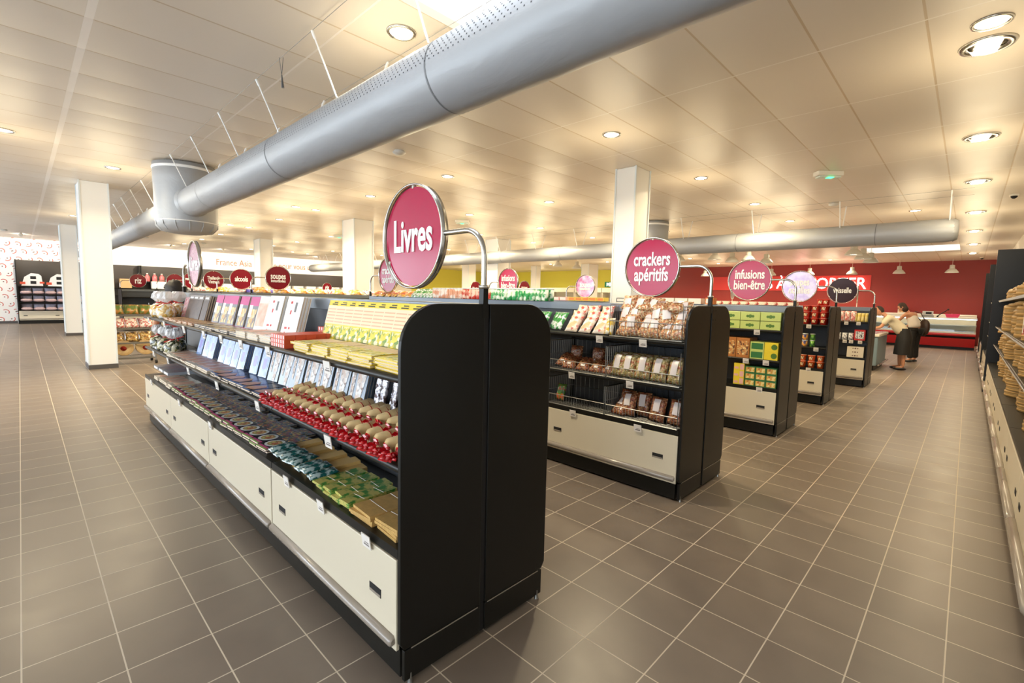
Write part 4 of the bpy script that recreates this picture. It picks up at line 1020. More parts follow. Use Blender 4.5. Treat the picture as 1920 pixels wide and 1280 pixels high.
# -------- fifth gondola
y5 = .2
PKW = mat('white_red_packet', (240,226,214), .3, kind='cells', scale=40, rgb2=[(240,230,220),(236,190,170),(200,60,60),(244,240,236)], coat=.4)
for i in range(3): snack(PKW, 'pkw', (F5+.08, .43+i*.095, ZT), (0, .12, 0), 'white packet with red top band on the fifth gondola', 'white and red packets', .09, .2, .05)
for i in range(4): snack(mat('cream_yellow_packet', (236,222,170), .3, rgb2=(226,196,70), scale=12, coat=.4), 'cyp', (F5+.08, .225+i*.058, ZT), (0, .2, 0), 'cream packet with yellow top near the fifth gondola end', 'cream and yellow packets', .054, .17, .04)
rb = empty('tea_set_box', (F5+.03, .215, ZM), 0, 'red window box holding a white cup on the middle shelf of the fifth gondola', 'gift box')
MB().box(0, .15, 0, .17, 0, .2).build('carton', mat('red_gift_carton', (200, 44, 36), .35), rb)
MB().box(-.002, 0, .02, .15, .03, .17).build('window_print', mat('black_white_print', (230,228,226), .4, rgb2=(50,46,50), scale=45, sharp=True), rb)
for i in range(3): place('mug', make_can(mat('white_mug', (226,226,224), .2, rgb2=(120,120,126), scale=30, sharp=True), .04, .13), (F5+.08, .44+i*.10, ZM), label='white mug in clear pack left of the red window box', group='white mugs')
for k in range(3): bx('flat_box', 'box', 'fb', (.26, .26, .068), (mat('cream_box', (226,214,190), .4), mat('brown_ornament', (120,90,70), .4), None), 4, (F5+.02, .215, ZD+k*.069), 0, 'flat cream box with brown ornament, %s of the three' % ('lowest', 'middle', 'topmost')[k], None)

# ------------------------------------------------------------------ right-hand shelving
YW = -1.475
def right_unit(x0, n, label, hgt=2.62, U=1.33, shelves=(.9, 1.23, 1.70)):
    o = empty('shelving_unit', (x0, YW, 0), 0, label, 'wall shelving'); L = n*U; D = .5
    MB().box(0, L, -D-.02, -D, .13, hgt).build('back_panel', BLACK, o)
    MB().box(.0, L, -D, -.06, .015, .13).build('base_plinth', BLACK, o)
    for u in range(n+1): MB().box(u*U-.015, u*U+.015, -D, -D+.03, .1, hgt).build('upright', BLACK, o)
    for u in range(n):
        a, b = u*U+.004, (u+1)*U-.004
        MB().box(a, b, -D, -.005, .535, .562).build('deck_shelf', BLACK, o)
        dr = MB().box(a+.003, b-.003, -.016, 0, .145, .525).build('drawer_front', CREAM, o, .003)
        MB().box(a+.12, a+.21, -.002, .003, .315, .352).box(b-.21, b-.12, -.002, .003, .315, .352).build('grip_slot', HOLE, dr)
        MB().tube([(a+.01, .012, .19), (a+.03, .018, .19), (b-.03, .018, .19), (b-.01, .012, .19)], [.014,.03,.03,.014], 12).build('bumper_bar', BUMPER, dr)
        for z in shelves:
            sh = MB().box(a, b, -D, -.08, z-.022, z).build('shelf', BLACK, o)
            r = MB().tube([(a, -.075, z-.012), (b, -.075, z-.012)], .011, 6, 0)
            k = a+.05
            while k < b-.03: r.tube([(k, -.066, z-.03), (k, -.05, z-.004)], .006, 5, 1); k += .11
            r.build('tag_rail', [BLACK, TAG], sh)
    return o
def end_wing(x, top=2.62):
    w = MB().box(x+.02, x+.05, YW-.52, YW+.03, .0, top).build('divider_panel', BLACK); return w
r1 = right_unit(10.645-7*1.33, 7, 'tall black wall shelving with bamboo steamers along the right edge')
r2 = right_unit(10.75, 3, 'black wall shelving with colourful packets beyond the first dark divider')
r3 = right_unit(14.85, 3, 'black wall shelving between the second and third dark dividers')
r4 = right_unit(18.95, 2, 'last black wall shelving before the red wall')
for x, lb in ((10.65, 'tall black divider panel behind the bamboo steamers'), (14.75, 'second tall black divider panel along the right wall'), (18.85, 'third black divider panel along the right wall')):
    tag(end_wing(x), lb, 'divider panel')
STEAM = mat('bamboo_steamer_wood', (172, 142, 94), .45, noise_amt=.25, scale=18); STEAMD = mat('bamboo_band', (176, 138, 80), .5)
def make_steamer(r, h):
    def f():
        o = MB().lathe([(r*.98,0),(r,.004),(r,h-.01),(r*.97,h),(r*.9,h),(r*.9,h*.3),(.001,h*.3)], 28).build('bamboo_steamer', STEAM); o['category'] = 'bamboo steamer'
        MB().lathe([(r*1.004,h*.12),(r*1.02,h*.14),(r*1.02,h*.34),(r*1.004,h*.36)], 28).lathe([(r*1.004,h*.68),(r*1.02,h*.70),(r*1.02,h*.9),(r*1.004,h*.92)], 28).build('bands', STEAMD, o)
        return o
    return f
def make_lid(r):
    def f():
        o = MB().lathe([(r,0),(r,.035),(r*.9,.05),(r*.4,.065),(.001,.07)], 28).build('steamer_lid', STEAM); o['category'] = 'steamer lid'
        MB().lathe([(r*1.004,.004),(r*1.02,.006),(r*1.02,.03),(r*1.004,.032)], 28).build('band', STEAMD, o); return o
    return f
nst = 0
for (zb, zt, nm) in ((1.70, 2.0, 'the uppermost shelf'), (1.23, 1.66, 'the shoulder-high shelf'), (.90, 1.19, 'the middle shelf'), (.562, .87, 'the lowest deck')):
    x = 2.9; k = 0
    while x < 10.3:
        r = (.15, .12, .17, .13)[(k+int(zb*3)) % 4]; h = .066+.026*((k+int(zb*7)) % 3); z = zb; c = 0; nmax = ((4 if x < 4.2 else 1) if zb > 1.6 else (99, 3, 99, 2, 4)[(k+int(zb*9)) % 5])
        while z+h < zt-.05 and c < nmax:
            place(('st', r, round(h, 3)), make_steamer(r, h), (x+.012*math.sin(c*2.3+k), YW-.22-.04*(k % 3)+.010*math.sin(c*3.1+k), z), (0, 0, c*.7), label='round bamboo steamer stacked on %s of the right wall shelving' % nm, group='bamboo steamers on '+nm)
            z += h+.0005; c += 1
        place(('sl', r), make_lid(r), (x, YW-.24-.02*(k % 2), z), (0, 0, c), label='domed bamboo steamer lid topping a stack on %s' % nm, group='steamer lids on '+nm)
        x += r+(.15, .12, .17, .13)[(k+1+int(zb*3)) % 4]+.05+.09*((k*7+3) % 4 == 0); k += 1
place('rbx', lambda: make_box('red_gift_box', 'box', .16, .08, .40, mat('red_gift_carton'), WHP, None), (5.75, YW-.115, 1.232), (0, 0, -PI/2), label='tall red and white box in front of the steamers at the right picture edge')
def make_pot():
    o = MB().lathe([(.07,0),(.09,.01),(.14,.11),(.145,.125),(.135,.125),(.125,.105),(.07,.03),(.001,.025)], 28).build('clay_bowl', mat('terracotta_dark', (70,48,38), .4)); o['category'] = 'bowl'
    MB().lathe([(.146,.115),(.148,.125),(.14,.131),(.134,.125)], 28).build('rim', mat('terracotta_rim', (190,120,70), .4), o); return o
for i, (x, z) in enumerate(((2.45, .562), (2.45, .69), (2.15, .562), (2.0, .9))):
    place('cbowl', make_pot, (x, YW-.16, z), label='dark clay bowl with orange rim on the lowest right deck', group='clay bowls') if i < 3 else None
for j, z in enumerate((.562, .90, 1.23, 1.70)):
    for i in range(10):
        m_, k = ((SNO, 'sno'), (SNR, 'snr'), (SNY, 'sny'), (SNW, 'snw'))[(i+j) % 4]
        snack(m_, k+'r', (10.95+i*.39, YW-.14, z), (0, .2, -PI/2+RND.uniform(-.2,.2)), 'colourful packet on the wall shelving between the dark dividers', 'packets between the dark dividers', .3, .26, .09)

# ------------------------------------------------------------------ red counter, back shelf
rc = empty('delicatessen_counter', (22.3, 0, 0), 0, 'long red refrigerated counter with glass and white top at the end of the aisle', 'refrigerated counter')
REDC2 = mat('red_counter_panel', (188, 24, 26), .25, coat=.4)
y0, y1 = -1.4, 6.5
MB().box(.25, .95, y0, y1, 0, .10).build('plinth', BLACK, rc)
MB().prism([(.12,.10), (.95,.10), (.95,.42), (.0,.42)], 'y', y0, y1).build('lower_panel', REDC2, rc)
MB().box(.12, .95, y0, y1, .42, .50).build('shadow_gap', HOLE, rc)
MB().prism([(-.05,.50), (.95,.50), (.95,.60), (-.03,.60), (-.08,.56)], 'y', y0, y1).build('red_bumper', REDC2, rc, .01)
MB().box(-.04, .95, y0, y1, .60, .66).build('display_well', WHITE, rc)
MB().box(.05, .9, y0+.05, y1-.05, .66, .68).build('display_tray', mat('steel_tray', (200,205,210), .25, metal=.6), rc)
MB().prism([(-.04,.66), (-.03,.66), (.26,1.16), (.25,1.16)], 'y', y0, y1).build('front_glass', GLASS, rc)
MB().box(.22, .62, y0, y1, 1.155, 1.175).build('top_glass_shelf', WHITE, rc)
MB().box(.60, 1.0, y0, y1, .86, .90).build('worktop', WHITE, rc)
MB().box(.30, .34, y0, y1, 1.10, 1.13).build('strip_lamp', mat('cool_strip_lamp', (220,235,255), .4, emit=3), rc)
MB().box(.94, 1.0, y0, y1, .0, .9).build('rear_panel', WHITE, rc)
bc = empty('back_cabinet', (24.6, 0, 0), 0, 'low cream cabinet with white top along the red wall', 'cabinet')
MB().box(0, .85, -1.4, 12, 0, 1.22).build('cabinet_body', WHITE, bc); MB().box(-.02, .86, -1.4, 12, 1.22, 1.27).build('cabinet_top', WC, bc)
def scale_thing(x, y, z, label):
    o = empty('weighing_scale', (x, y, z), 0, label, 'scale'); MB().box(-.15, .15, -.18, .18, 0, .07).build('platform', mat('grey_plastic', (150,150,146), .4), o, .01)
    MB().box(-.16, -.13, -.16, .16, .07, .22).build('display_housing', mat('pale_plastic', (205,200,190), .4), o, .005); MB().box(-.163, -.16, -.11, .06, .11, .19).build('display', HOLE, o)
scale_thing(22.72, -.02, 1.176, 'grey scale with dark display on the red counter')
o = make_box('product_display_box', 'box', .32, .2, .22, WHITE, FOOD); o.location = (24.7, .75, 1.27); o['label'] = 'white display box with golden pictures on the back cabinet'
bk = empty('pink_basket', (22.75, -.72, 1.176), 0, 'bright pink plastic basket on the red counter', 'basket')
MB().add([(-.1,-.16,0),(.1,-.16,0),(.1,.16,0),(-.1,.16,0),(-.14,-.21,.13),(.14,-.21,.13),(.14,.21,.13),(-.14,.21,.13)], [(0,3,2,1),(0,1,5,4),(1,2,6,5),(2,3,7,6),(3,0,4,7)]).build('basket_body', mat('pink_plastic', (240, 70, 120), .3), bk)
MB().tube([(-.14,-.21,.13),(.14,-.21,.13),(.14,.21,.13),(-.14,.21,.13),(-.14,-.21,.13)], .008, 6).build('rim', mat('pink_plastic'), bk)
o = MB().tube([(0,0,0),(.05,-.25,.22)], .016, 8).ball((.06,-.28,.25), .035, 10, 8).tube([(0,0,-.05),(0,0,0)], .03, 10).build('desk_microphone', HOLE); o.location = (22.75, -.3, 1.226); tag(o, 'black angled microphone arm rising from the red counter', 'microphone')

# refrigerated wall cabinets before the yellow wall
for i in range(6):
    y = 13.9+i*2.2
    def mk():
        o = empty('refrigerated_cabinet', cat='refrigerated cabinet')
        MB().box(.0, .8, 0, 2.15, .0, .35).build('base', WHITE, o); MB().box(.7, .8, 0, 2.15, .35, 2.1).build('back', WHITE, o)
        MB().box(-.02, .8, 0, 2.15, 2.0, 2.3).build('canopy', WHITE, o)
        for z in (.8, 1.2, 1.6): MB().box(.1, .7, .03, 2.12, z, z+.02).build('shelf', WHITE, o)
        for e in (0, 2.11): MB().box(0, .8, e, e+.04, .3, 2.1).build('side_panel', WHITE, o)
        return o
    place('fridge', mk, (24.5, y, 0), label='white open refrigerated cabinet before the yellow wall', group='white refrigerated cabinets')

# freezer chest beside the leaning man
fz = empty('chest_freezer', (12.35, .34, 0), 0, 'grey-blue chest freezer the man leans over', 'chest freezer')
MB().box(.0, 1.7, 0, .85, .12, .82).build('body', mat('grey_blue_panel', (120,140,150), .35), fz, .02)
MB().box(-.02, 1.72, -.02, .87, .82, .88).build('rim', WHITE, fz, .01)
MB().box(.05, 1.65, .05, .8, .875, .885).build('glass_lid', mat('freezer_glass', (200,215,225), .1, coat=.5), fz)
MB().tube([(-.05,-.05,.15),(1.75,-.05,.15),(1.75,.9,.15)], .02, 8).build('bumper_rail', CHROME, fz)
MB().box(.05, 1.65, .05, .8, 0, .12).build('plinth', BLACK, fz)
MB().box(-.006, 0, .1, .5, .2, .75).build('side_print', mat('peach_side_print', (226,190,160), .4, rgb2=(200,90,70), scale=8), fz)
hd = empty('freezer_superstructure', (12.6, .62, .882), 0, 'white shelf bridge above the chest freezer', 'shelf'); 
MB().box(0, 1.2, 0, .3, .42, .45).build('top_board', WHITE, hd); MB().box(0, .03, 0, .3, 0, .42).box(1.17, 1.2, 0, .3, 0, .42).build('side_boards', WHITE, hd)

fz2 = empty('chest_freezer', (12.35, 3.5, 0), 0, 'second chest freezer hidden behind the tea gondola', 'chest freezer')
MB().box(.0, 1.7, 0, .85, .12, .82).build('body', mat('grey_blue_panel'), fz2, .02); MB().box(-.02, 1.72, -.02, .87, .82, .88).build('rim', WHITE, fz2, .01); MB().box(.05, 1.65, .05, .8, 0, .12).build('plinth', BLACK, fz2)
MB().box(.05, 1.65, .3, .33, .88, 1.33).box(.05, 1.65, .2, .43, 1.33, 1.36).build('bridge', WHITE, fz2)
for (x, y, z, lb) in ((12.66, .86, 1.332, 'pale narrow disc on a short stem above the freezer, left of the man'), (12.66, 3.83, 1.36, 'small pale oval disc left of the near infusions disc')):
    o = empty('round_sign', (x, y, z), .10, lb, 'sign')
    MB().tube([(0,0,0),(0,0,.28)], .008, 8).build('stem', WHITE, o); MB().tube([(0,-.004,.49),(0,.004,.49)], .20, 36, smooth=False).build('sign_disc', GREYD, o)
    MB().tube([(.205*math.cos(2*PI*k/36), 0, .49+.205*math.sin(2*PI*k/36)) for k in range(37)], .010, 6, caps=False).build('ring_frame', CHROME, o)
# ------------------------------------------------------------------ wall shelving against the far wall
def far_unit(x0, n, label):
    o = empty('shelving_unit', (x0, 27.26, 0), 0, label, 'wall shelving'); U = 1.33; L = n*U; D = .5
    MB().box(0, L, -.03, 0, .13, 2.62).build('back_panel', mat('dark_brown_panel', (62, 56, 50), .4), o); MB().box(0, L, -D, 0, .0, .13).build('base_plinth', BLACK, o)
    for e in (0, n): MB().box(e*U-.02, e*U+.02, -D, 0, 0, 2.62 if e == 0 else 2.62).build('end_panel', BLACK, o)
    for u in range(n):
        a, b = u*U+.01, (u+1)*U-.01
        dr = MB().box(a, b, -D-.015, -D, .145, .525).build('drawer_front', CREAM, o); MB().box(a+.12, a+.24, -D-.018, -D-.014, .32, .35).box(b-.24, b-.12, -D-.018, -D-.014, .32, .35).build('grip_slot', HOLE, dr)
        MB().tube([(a, -D-.03, .20), (b, -D-.03, .20)], .018, 8).build('bumper_bar', BUMPER, dr)
        for z in (.55, .90, 1.22, 1.56): MB().box(a, b, -D+.02, -.03, z-.03, z).build('shelf', BLACK, o)
    return o
far_unit(-1.8, 3, 'black wall shelving with rice bags at the far left'); far_unit(2.25, 8, 'long black wall shelving under the brown wall lettering')
RICE = mat('rose_rice_bag', (206, 176, 176), .4, noise_amt=.3, scale=14); RICEW = mat('lilac_rice_bag', (190, 186, 206), .4, noise_amt=.3, scale=14)
for j, (z, nn) in enumerate(((.55, 6), (.90, 6), (1.22, 4))):
    for i in range(nn):
        place('rice', lambda: make_pouch('rice_bag', 'rice bag', .36, .26, .12, RICE, 9), (-1.55+i*.36, 26.80, z+.062), (0, 1.5, -PI/2), label='pale rose bag of rice lying on the far left shelving', group='rose rice bags')
        place('rice2', lambda: make_pouch('rice_bag', 'rice bag', .34, .26, .10, RICEW, 9), (-1.55+i*.36, 27.12, z+.002), (0, .10, PI/2), label='lilac bag of rice standing behind the rose ones', group='lilac rice bags')
def make_cooker():
    o = empty('rice_cooker_box', cat='boxed appliance')
    MB().prism([(-.32,0),(.32,0),(.28,.42),(.2,.50),(-.02,.52),(-.22,.36)], 'y', -.2, 0).build('white_body', mat('white_print'), o)
    MB().box(-.05,.12,-.205,-.2,.08,.2).box(-.05,.12,-.205,-.2,.28,.40).build('dark_panels', HOLE, o); MB().box(-.36,-.2,-.21,-.19,.06,.16).box(.22,.36,-.21,-.19,.1,.18).build('side_marks', mat('orange_red_carton'), o)
    return o
for i in range(2): place('cook', make_cooker, (-1.35+i*.78, 27.1, 1.562), label='white appliance pack with two black panels, %s one on the far left shelving' % ('left', 'right')[i])
for i in range(3): bx('carton', 'box', 'far_tan', (.42, .3, .42), (mat('tan_carton', (196,160,110), .5), None, None), 0, (.2+i*.62, 26.9, 1.562), -PI/2, 'tan carton on the far left shelving behind the columns', 'tan cartons')
for i in range(14):
    j = i % 3
    bx('carton', 'box', 'farw', (.55, .3, .34), (WC, mat('pale_print'), None), 0, (2.6+i*.72, 26.82, 1.562), PI/2+PI, 'white carton on the long far shelving', 'white cartons on the far shelving')
def make_jug():
    o = MB().lathe([(.09,0),(.10,.02),(.10,.22),(.04,.32),(.035,.34)], 18).build('juice_jug', mat('pink_bottle', (206,110,110), .3)); o['category'] = 'bottle'; MB().lathe([(.04,.34),(.04,.38)], 12).build('cap', WHITE, o); return o
for i in range(4): place('jug', make_jug, (2.2+.28*i, 26.84, 1.9), label='pink bottle with white cap on the far shelving right of the large column', group='pink bottles')
MB_ = MB().box(1.95, 3.6, 26.76, 27.2, 1.85, 1.88).build('bracket_shelf', BLACK); tag(MB_, 'short black shelf under the pink bottles', 'shelf')

# ------------------------------------------------------------------ wire rack by the left column
rk = empty('wire_rack', (-.14, 11.35, 0), 0, 'grey wire rack with bags and baskets right of the large left column', 'rack')
for (x, y) in ((-.34,-.25), (.34,-.25), (-.34,.25), (.34,.25)):
    MB().tube([(x,y,.06),(x,y,1.25)], .010, 8).build('post', WIRE, rk); MB().tube([(x-.02,y,.035),(x+.02,y,.035)], .035, 12).build('castor', HOLE, rk)
for z in (.14, .45, .74, 1.02):
    mb = MB(); wire_panel(mb, (-.34,-.25,z), (.68,0,0), (0,.5,0), 16, 3, .003, .006); mb.box(-.34,.34,-.255,-.25,z-.03,z+.0).build('rack_shelf', WIRE, rk)
SNB = mat('golden_brown_pack', (170,120,60), .25, kind='cells', scale=34, rgb2=[(180,130,64),(120,84,44),(220,190,120),(90,70,40)], coat=.8, bump=.5); SNGB = mat('green_tray_pack', (90,110,50), .3, rgb2=(170,120,60), scale=14, sharp=True)
for j, (z, m_, k, nm) in enumerate(((1.02, SNGB, 'sgb', 'green packet'), (.74, SNW, 'snw', 'white cellophane packet'), (.45, SNB, 'snb', 'golden brown packet'))):
    for i in range(6): snack(m_, k+'k', (-.38+(i % 3)*.23, 11.22+(i//3)*.2, z+.01), (0, .6, PI/2+RND.uniform(-.3,.3)), nm+' on the wire rack', nm+'s on the wire rack', .22, .22, .10)
for i in range(4):
    def mk():
        o = MB().lathe([(.06,0),(.15,.05),(.165,.06),(.16,.065),(.06,.02),(.001,.018)], 24).build('woven_tray', STEAM); o['category'] = 'tray'
        MB().lathe([(.001,.0215),(.05,.0235)], 16).build('red_centre', mat('red_string'), o); return o
    place('wt', mk, (-.32+(i % 2)*.36, 11.18+(i//2)*.14, .32), (1.15, 0, 0), label='round woven tray with red centre on the bottom level of the wire rack', group='woven trays on the wire rack')

# ------------------------------------------------------------------ people
def skin_tree(name, J, E, m_, parent, root=None, sub=2):
    me = bpy.data.meshes.new(name); keys = list(J); idx = {k: i for i, k in enumerate(keys)}
    me.from_pydata([J[k][0] for k in keys], [(idx[a], idx[b]) for a, b in E], [])
    o = bpy.data.objects.new(name, me); COL.objects.link(o)
    sk = o.modifiers.new('s', 'SKIN'); sk.use_smooth_shade = True
    for k in keys:
        v = me.skin_vertices[0].data[idx[k]]; r = J[k][1]; v.radius = r if isinstance(r, tuple) else (r, r); v.use_root = (k == (root or keys[0]))
    o.modifiers.new('d', 'SUBSURF').levels = sub
    bpy.context.view_layer.update()
    me2 = bpy.data.meshes.new_from_object(o.evaluated_get(bpy.context.evaluated_depsgraph_get()))
    o.modifiers.clear(); o.data = me2; me2.materials.clear(); me2.materials.append(m_)
    for p in me2.polygons: p.use_smooth = True; p.material_index = 0
    o.parent = parent; return o
SKIN = mat('skin', (206, 146, 112), .5)
def head_mesh(c, fwd, up, r=.095, mats=None):
    """ellipsoid head with brow, nose, chin and ears; returns MB"""
    fwd = Vector(fwd).normalized(); up = Vector(up).normalized(); rt = fwd.cross(up).normalized(); up = rt.cross(fwd).normalized()
    M = Matrix((rt, fwd, up)).transposed().to_4x4(); M.translation = Vector(c)
    def fn(d):
        k = 1.0
        if d.z < 0: k -= .12*abs(d.z)*(1-max(0, d.y))
        if d.y > 0 and abs(d.x) < .2: k += .20*math.exp(-((d.z+.05)/.12)**2)*(1-abs(d.x)/.2)
        if d.y > .3: k -= .05*math.exp(-((d.z-.12)/.08)**2)
        return k
    mb = MB().ball((0,0,0), (r*.82, r*1.0, r*1.22), 22, 16, 0, M, fn)
    for s in (-1, 1):
        mb.ball((s*r*.82, -.005, -.005), (.008, .018, .028), 8, 6, 0, M)
        mb.ball((s*r*.32, r*.86, r*.12), .012, 8, 6, 1, M)
    mb.tube([(-.022, r*.93, -r*.5), (0, r*.97, -r*.5), (.022, r*.93, -r*.5)], .006, 6, 2, M=M)
    return mb, M
def hand(J, E, wrist, palm, fwd, side, s=1):
    """palm + five separate bent fingers appended to the skeleton"""
    p = Vector(palm); f = Vector(fwd).normalized(); sd = Vector(side).normalized(); dn = Vector((0,0,-1))
    pre = wrist
    for i, l in enumerate((.060, .070, .078, .072)):
        k = 'f%s%d' % (wrist, i); b = p+sd*(-.030+.020*i)
        J[k+'a'] = ((b)[:], .010); J[k+'b'] = ((b+f*l*.55+dn*.004)[:], .0085); J[k+'c'] = ((b+f*l*.95+dn*.022)[:], .0075)
        E += [(pre, k+'a'), (k+'a', k+'b'), (k+'b', k+'c')]
    k = 't'+wrist; b = p-sd*.032-f*.045
    J[k+'a'] = (b[:], .011); J[k+'b'] = ((b-sd*.025+f*.03)[:], .0095); E += [(pre, k+'a'), (k+'a', k+'b')]
def person(loc, rz, label, P, top_m, leg_m, hair_m, hair_len=0, hs=1, skirt=False, skin=SKIN, tank=False):
    o = empty('person', loc, rz, label, 'person')
    V_ = Vector; hip, chest, neck, head = V_(P['hip']), V_(P['chest']), V_(P['neck']), V_(P['head'])
    J = {'hip': (hip[:], (.14, .11)), 'waist': (hip.lerp(chest, .5)[:], (.125, .10)), 'chest': (chest[:], (.15, .11)), 'neckb': (chest.lerp(neck, .75)[:], .065), 'neck': (neck[:], .05), 'skull': (neck.lerp(head, .7)[:], .055)}
    E = [('hip','waist'), ('waist','chest'), ('chest','neckb'), ('neckb','neck'), ('neck','skull')]
    for s, n in ((-1, 'l'), (1, 'r')):
        sh, el, wr = [V_(q) for q in P['arm_'+n]]
        J['sh'+n] = (sh[:], .052); J['el'+n] = (el[:], .038); J['fa'+n] = (el.lerp(wr, .4)[:], .036); J['wr'+n] = (wr[:], .024)
        f = (wr-el).normalized(); J['pm'+n] = ((wr+f*.07)[:], (.032, .016)); E += [('chest','sh'+n), ('sh'+n,'el'+n), ('el'+n,'fa'+n), ('fa'+n,'wr'+n), ('wr'+n,'pm'+n)]
        hand(J, E, 'pm'+n, wr+f*.095, f, f.cross(V_((0,0,1))) if abs(f.z) < .95 else V_((1,0,0)))
        hj, kn, an = [V_(q) for q in P['leg_'+n]]
        J['hj'+n] = (hj[:], .085); J['kn'+n] = (kn[:], .055); J['ca'+n] = (kn.lerp(an, .35)[:], .052); J['an'+n] = (an[:], .034)
        J['to'+n] = ((an+V_((0, .15, -.045)))[:], (.035, .024)); E += [('hip','hj'+n), ('hj'+n,'kn'+n), ('kn'+n,'ca'+n), ('ca'+n,'an'+n), ('an'+n,'to'+n)]
    b = skin_tree('body', J, E, skin, o, 'hip')
    hm, M = head_mesh(head, P['look'], P['up'])
    # the head is joined into the body mesh
    bm = bmesh.new(); bm.from_mesh(b.data); me = hm.mesh('h', [skin, HOLE, mat('lip', (160, 90, 80), .5)]); bm.from_mesh(me); bm.to_mesh(b.data); bm.free()
    b.data.materials.append(HOLE); b.data.materials.append(mat('lip'))
    # hair
    def hf(d): return 1.0+(.04 if hs == 1 else .10)*math.sin(d.x*17+d.z*13)*(1 if hs == 1 else math.cos(d.y*15+d.x*6))
    r = .095*hs; hb = MB(); hb.ball((0, -.014, .018), (r*.90, r*1.06, r*1.20), 20, 14, 0, M, hf)
    if hair_len: hb.ball((0, -.035, -.06), (r*.95, r*.85, r*(1.0+hair_len)), 16, 12, 0, M, hf)
    h = hb.build('hair', hair_m, o)
    # cut the hair away from the face: drop faces in front of and below the hairline
    bm = bmesh.new(); bm.from_mesh(h.data); Mi = M.inverted()
    hl = P.get('bald', 0)
    dead = [f for f in bm.faces if (lambda q: (q.y > .035-hl*.06 and q.z < .075+hl*.02) or (q.y > .0-hl*.03 and q.z > .06 and hl > .5))(Mi @ f.calc_center_median())]
    bmesh.ops.delete(bm, geom=dead, context='FACES'); bm.to_mesh(h.data); bm.free()
    # top
    k = 1.16; T = {'hip': ((hip-Vector((0,0,.03)))[:], (.20, .165)), 'waist': (hip.lerp(chest, .5)[:], (.175, .145)), 'chest': (chest[:], (.185, .14)), 'nb': (chest.lerp(neck, .5)[:], (.09, .08))}
    TE = [('hip','waist'), ('waist','chest'), ('chest','nb')]
    if not tank:
        for n in 'lr':
            sh, el, wr = [V_(q) for q in P['arm_'+n]]; T['s'+n] = (sh[:], .072); T['e'+n] = (sh.lerp(el, .75)[:], .066); TE += [('chest','s'+n), ('s'+n,'e'+n)]
    skin_tree('tank_top' if tank else 'shirt', T, TE, top_m, o, 'hip')
    # bottom
    if skirt:
        a = sum((V_(P['leg_'+n][1]) for n in 'lr'), V_())/2; cz = [(hip+V_((0,.03,.12)), .155), (hip-V_((0,0,.12)), .195), (hip.lerp(a, .7), .20), (a-V_((0,0,.08)), .205)]
        vs = []; fs = []; n_ = 22
        for (c, rr) in cz:
            for q in range(n_): an_ = 2*PI*q/n_; w_ = 1+.05*math.sin(q*3.1); vs.append((c.x+rr*1.1*w_*math.cos(an_), c.y+rr*.8*w_*math.sin(an_), c.z))
        for i in range(3):
            for q in range(n_): fs.append((i*n_+q, i*n_+(q+1) % n_, (i+1)*n_+(q+1) % n_, (i+1)*n_+q))
        MB().add(vs, fs, 0, True).build('skirt', leg_m, o)
    else:
        Q = {'hip': (hip[:], (.155, .13))}; QE = []
        for n in 'lr':
            hj, kn, an = [V_(q) for q in P['leg_'+n]]; Q['h'+n] = (hj[:], .105); Q['k'+n] = (kn[:], .085); Q['a'+n] = ((an+V_((0,0,.02)))[:], .082); QE += [('hip','h'+n), ('h'+n,'k'+n), ('k'+n,'a'+n)]
        skin_tree('trousers', Q, QE, leg_m, o, 'hip')
    for n in 'lr':
        an = V_(P['leg_'+n][2]); MB().ball((an.x, an.y+.065, .035), (.045, .135, .036), 14, 8).build('shoe', mat('black_shoe', (30,28,28), .4), o)
    return o
ML = lambda x: {'leg_l': ((-.10,x,.84),(-.11,x-.02,.46),(-.11,x-.04,.08)), 'leg_r': ((.10,x,.84),(.11,x+.03,.46),(.12,x+.02,.08))}
man = dict(hip=(0,-.02,.90), chest=(0,.24,1.20), neck=(0,.40,1.34), head=(.0,.52,1.42), look=(-.15,.75,-.55), up=(0,.5,.8), arm_l=((-.19,.32,1.28),(-.23,.46,1.03),(-.20,.70,.97)), arm_r=((.19,.32,1.28),(.24,.44,1.02),(.16,.68,.96)), bald=.8, **ML(0))
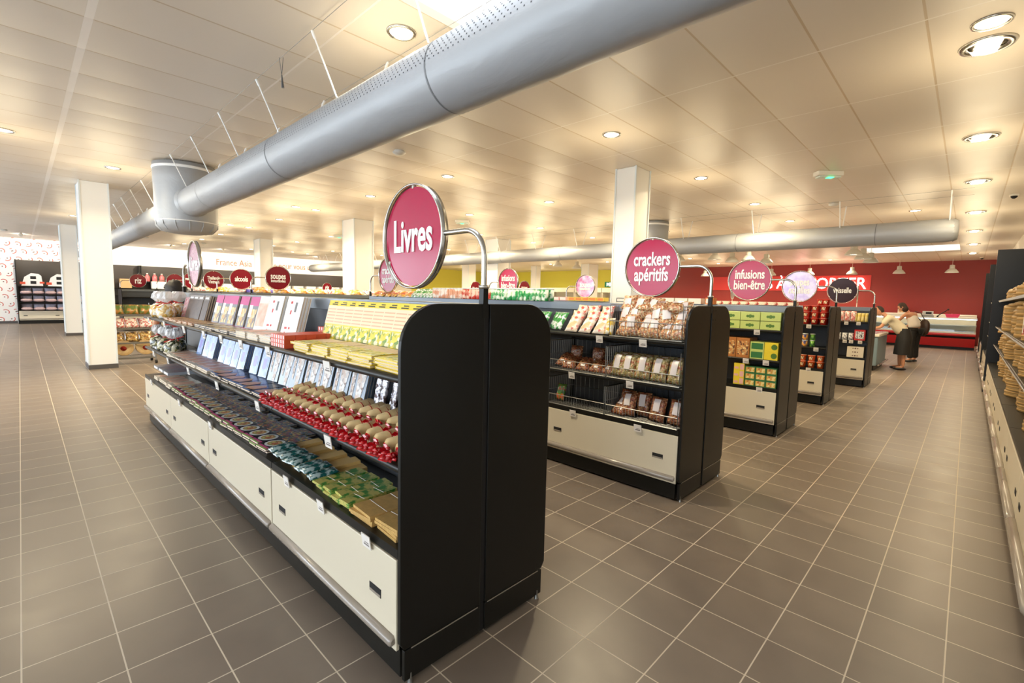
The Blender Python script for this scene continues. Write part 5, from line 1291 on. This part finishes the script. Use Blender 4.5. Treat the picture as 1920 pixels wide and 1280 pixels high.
person((13.25, -.05, 0), .12, 'balding dark-haired person in a cream shirt and dark skirt bending over the freezer', man, mat('cream_shirt', (216,204,178), .7, bump=.2), mat('black_cloth', (30,28,28), .7), mat('dark_hair', (52,40,34), .7), skirt=True)
wom = dict(hip=(0,0,.95), chest=(-.04,.10,1.26), neck=(-.10,.19,1.42), head=(-.17,.29,1.53), look=(-.5,.75,-.5), up=(-.1,.35,1), arm_l=((-.23,.14,1.35),(-.30,.30,1.12),(-.20,.48,1.02)), arm_r=((.13,.12,1.36),(.22,.18,1.10),(.20,.36,.98)),
           leg_l=((-.10,0,.88),(-.10,.02,.48),(-.11,0,.08)), leg_r=((.10,0,.88),(.11,.03,.48),(.13,.02,.08)))
person((15.6, -.12, 0), -.45, 'person in a white sleeveless top and black trousers with a dark shoulder bag', wom, mat('white_top', (232,222,210), .7, bump=.2), mat('black_cloth'), mat('brown_hair', (62,44,34), .7), hair_len=.1, tank=True)
bg = empty('shoulder_bag', (15.6, -.12, 0), -.45, 'dark brown leather bag hanging from the right shoulder of the woman', 'bag')
MB().ball((.27,-.06,.98), (.075,.13,.23), 16, 12, fn=lambda d: 1+.06*math.sin(d.x*9+d.z*11)).build('bag_body', mat('brown_leather', (66,46,36), .4, bump=.3), bg)
MB().tube([(.26,-.10,1.12),(.19,.02,1.39),(.13,.12,1.42),(.17,.17,1.36),(.27,.0,1.12)], .012, 8).build('bag_strap', mat('brown_leather'), bg)
cus = dict(hip=(0,0,.92), chest=(0,.06,1.24), neck=(0,.10,1.40), head=(0,.14,1.50), look=(-.3,.9,-.3), up=(0,.1,1), arm_l=((-.18,.06,1.33),(-.24,.16,1.08),(-.16,.36,1.0)), arm_r=((.18,.06,1.33),(.25,.14,1.06),(.18,.34,1.0)), **ML(0))
person((-.16, 6.9, .0), .2, 'dark-haired person in a red top behind the far end of the book gondola', cus, mat('red_top', (150,36,34), .7), mat('black_cloth'), mat('very_dark_hair', (28,20,18), .6), hair_len=.7, hs=1.45)
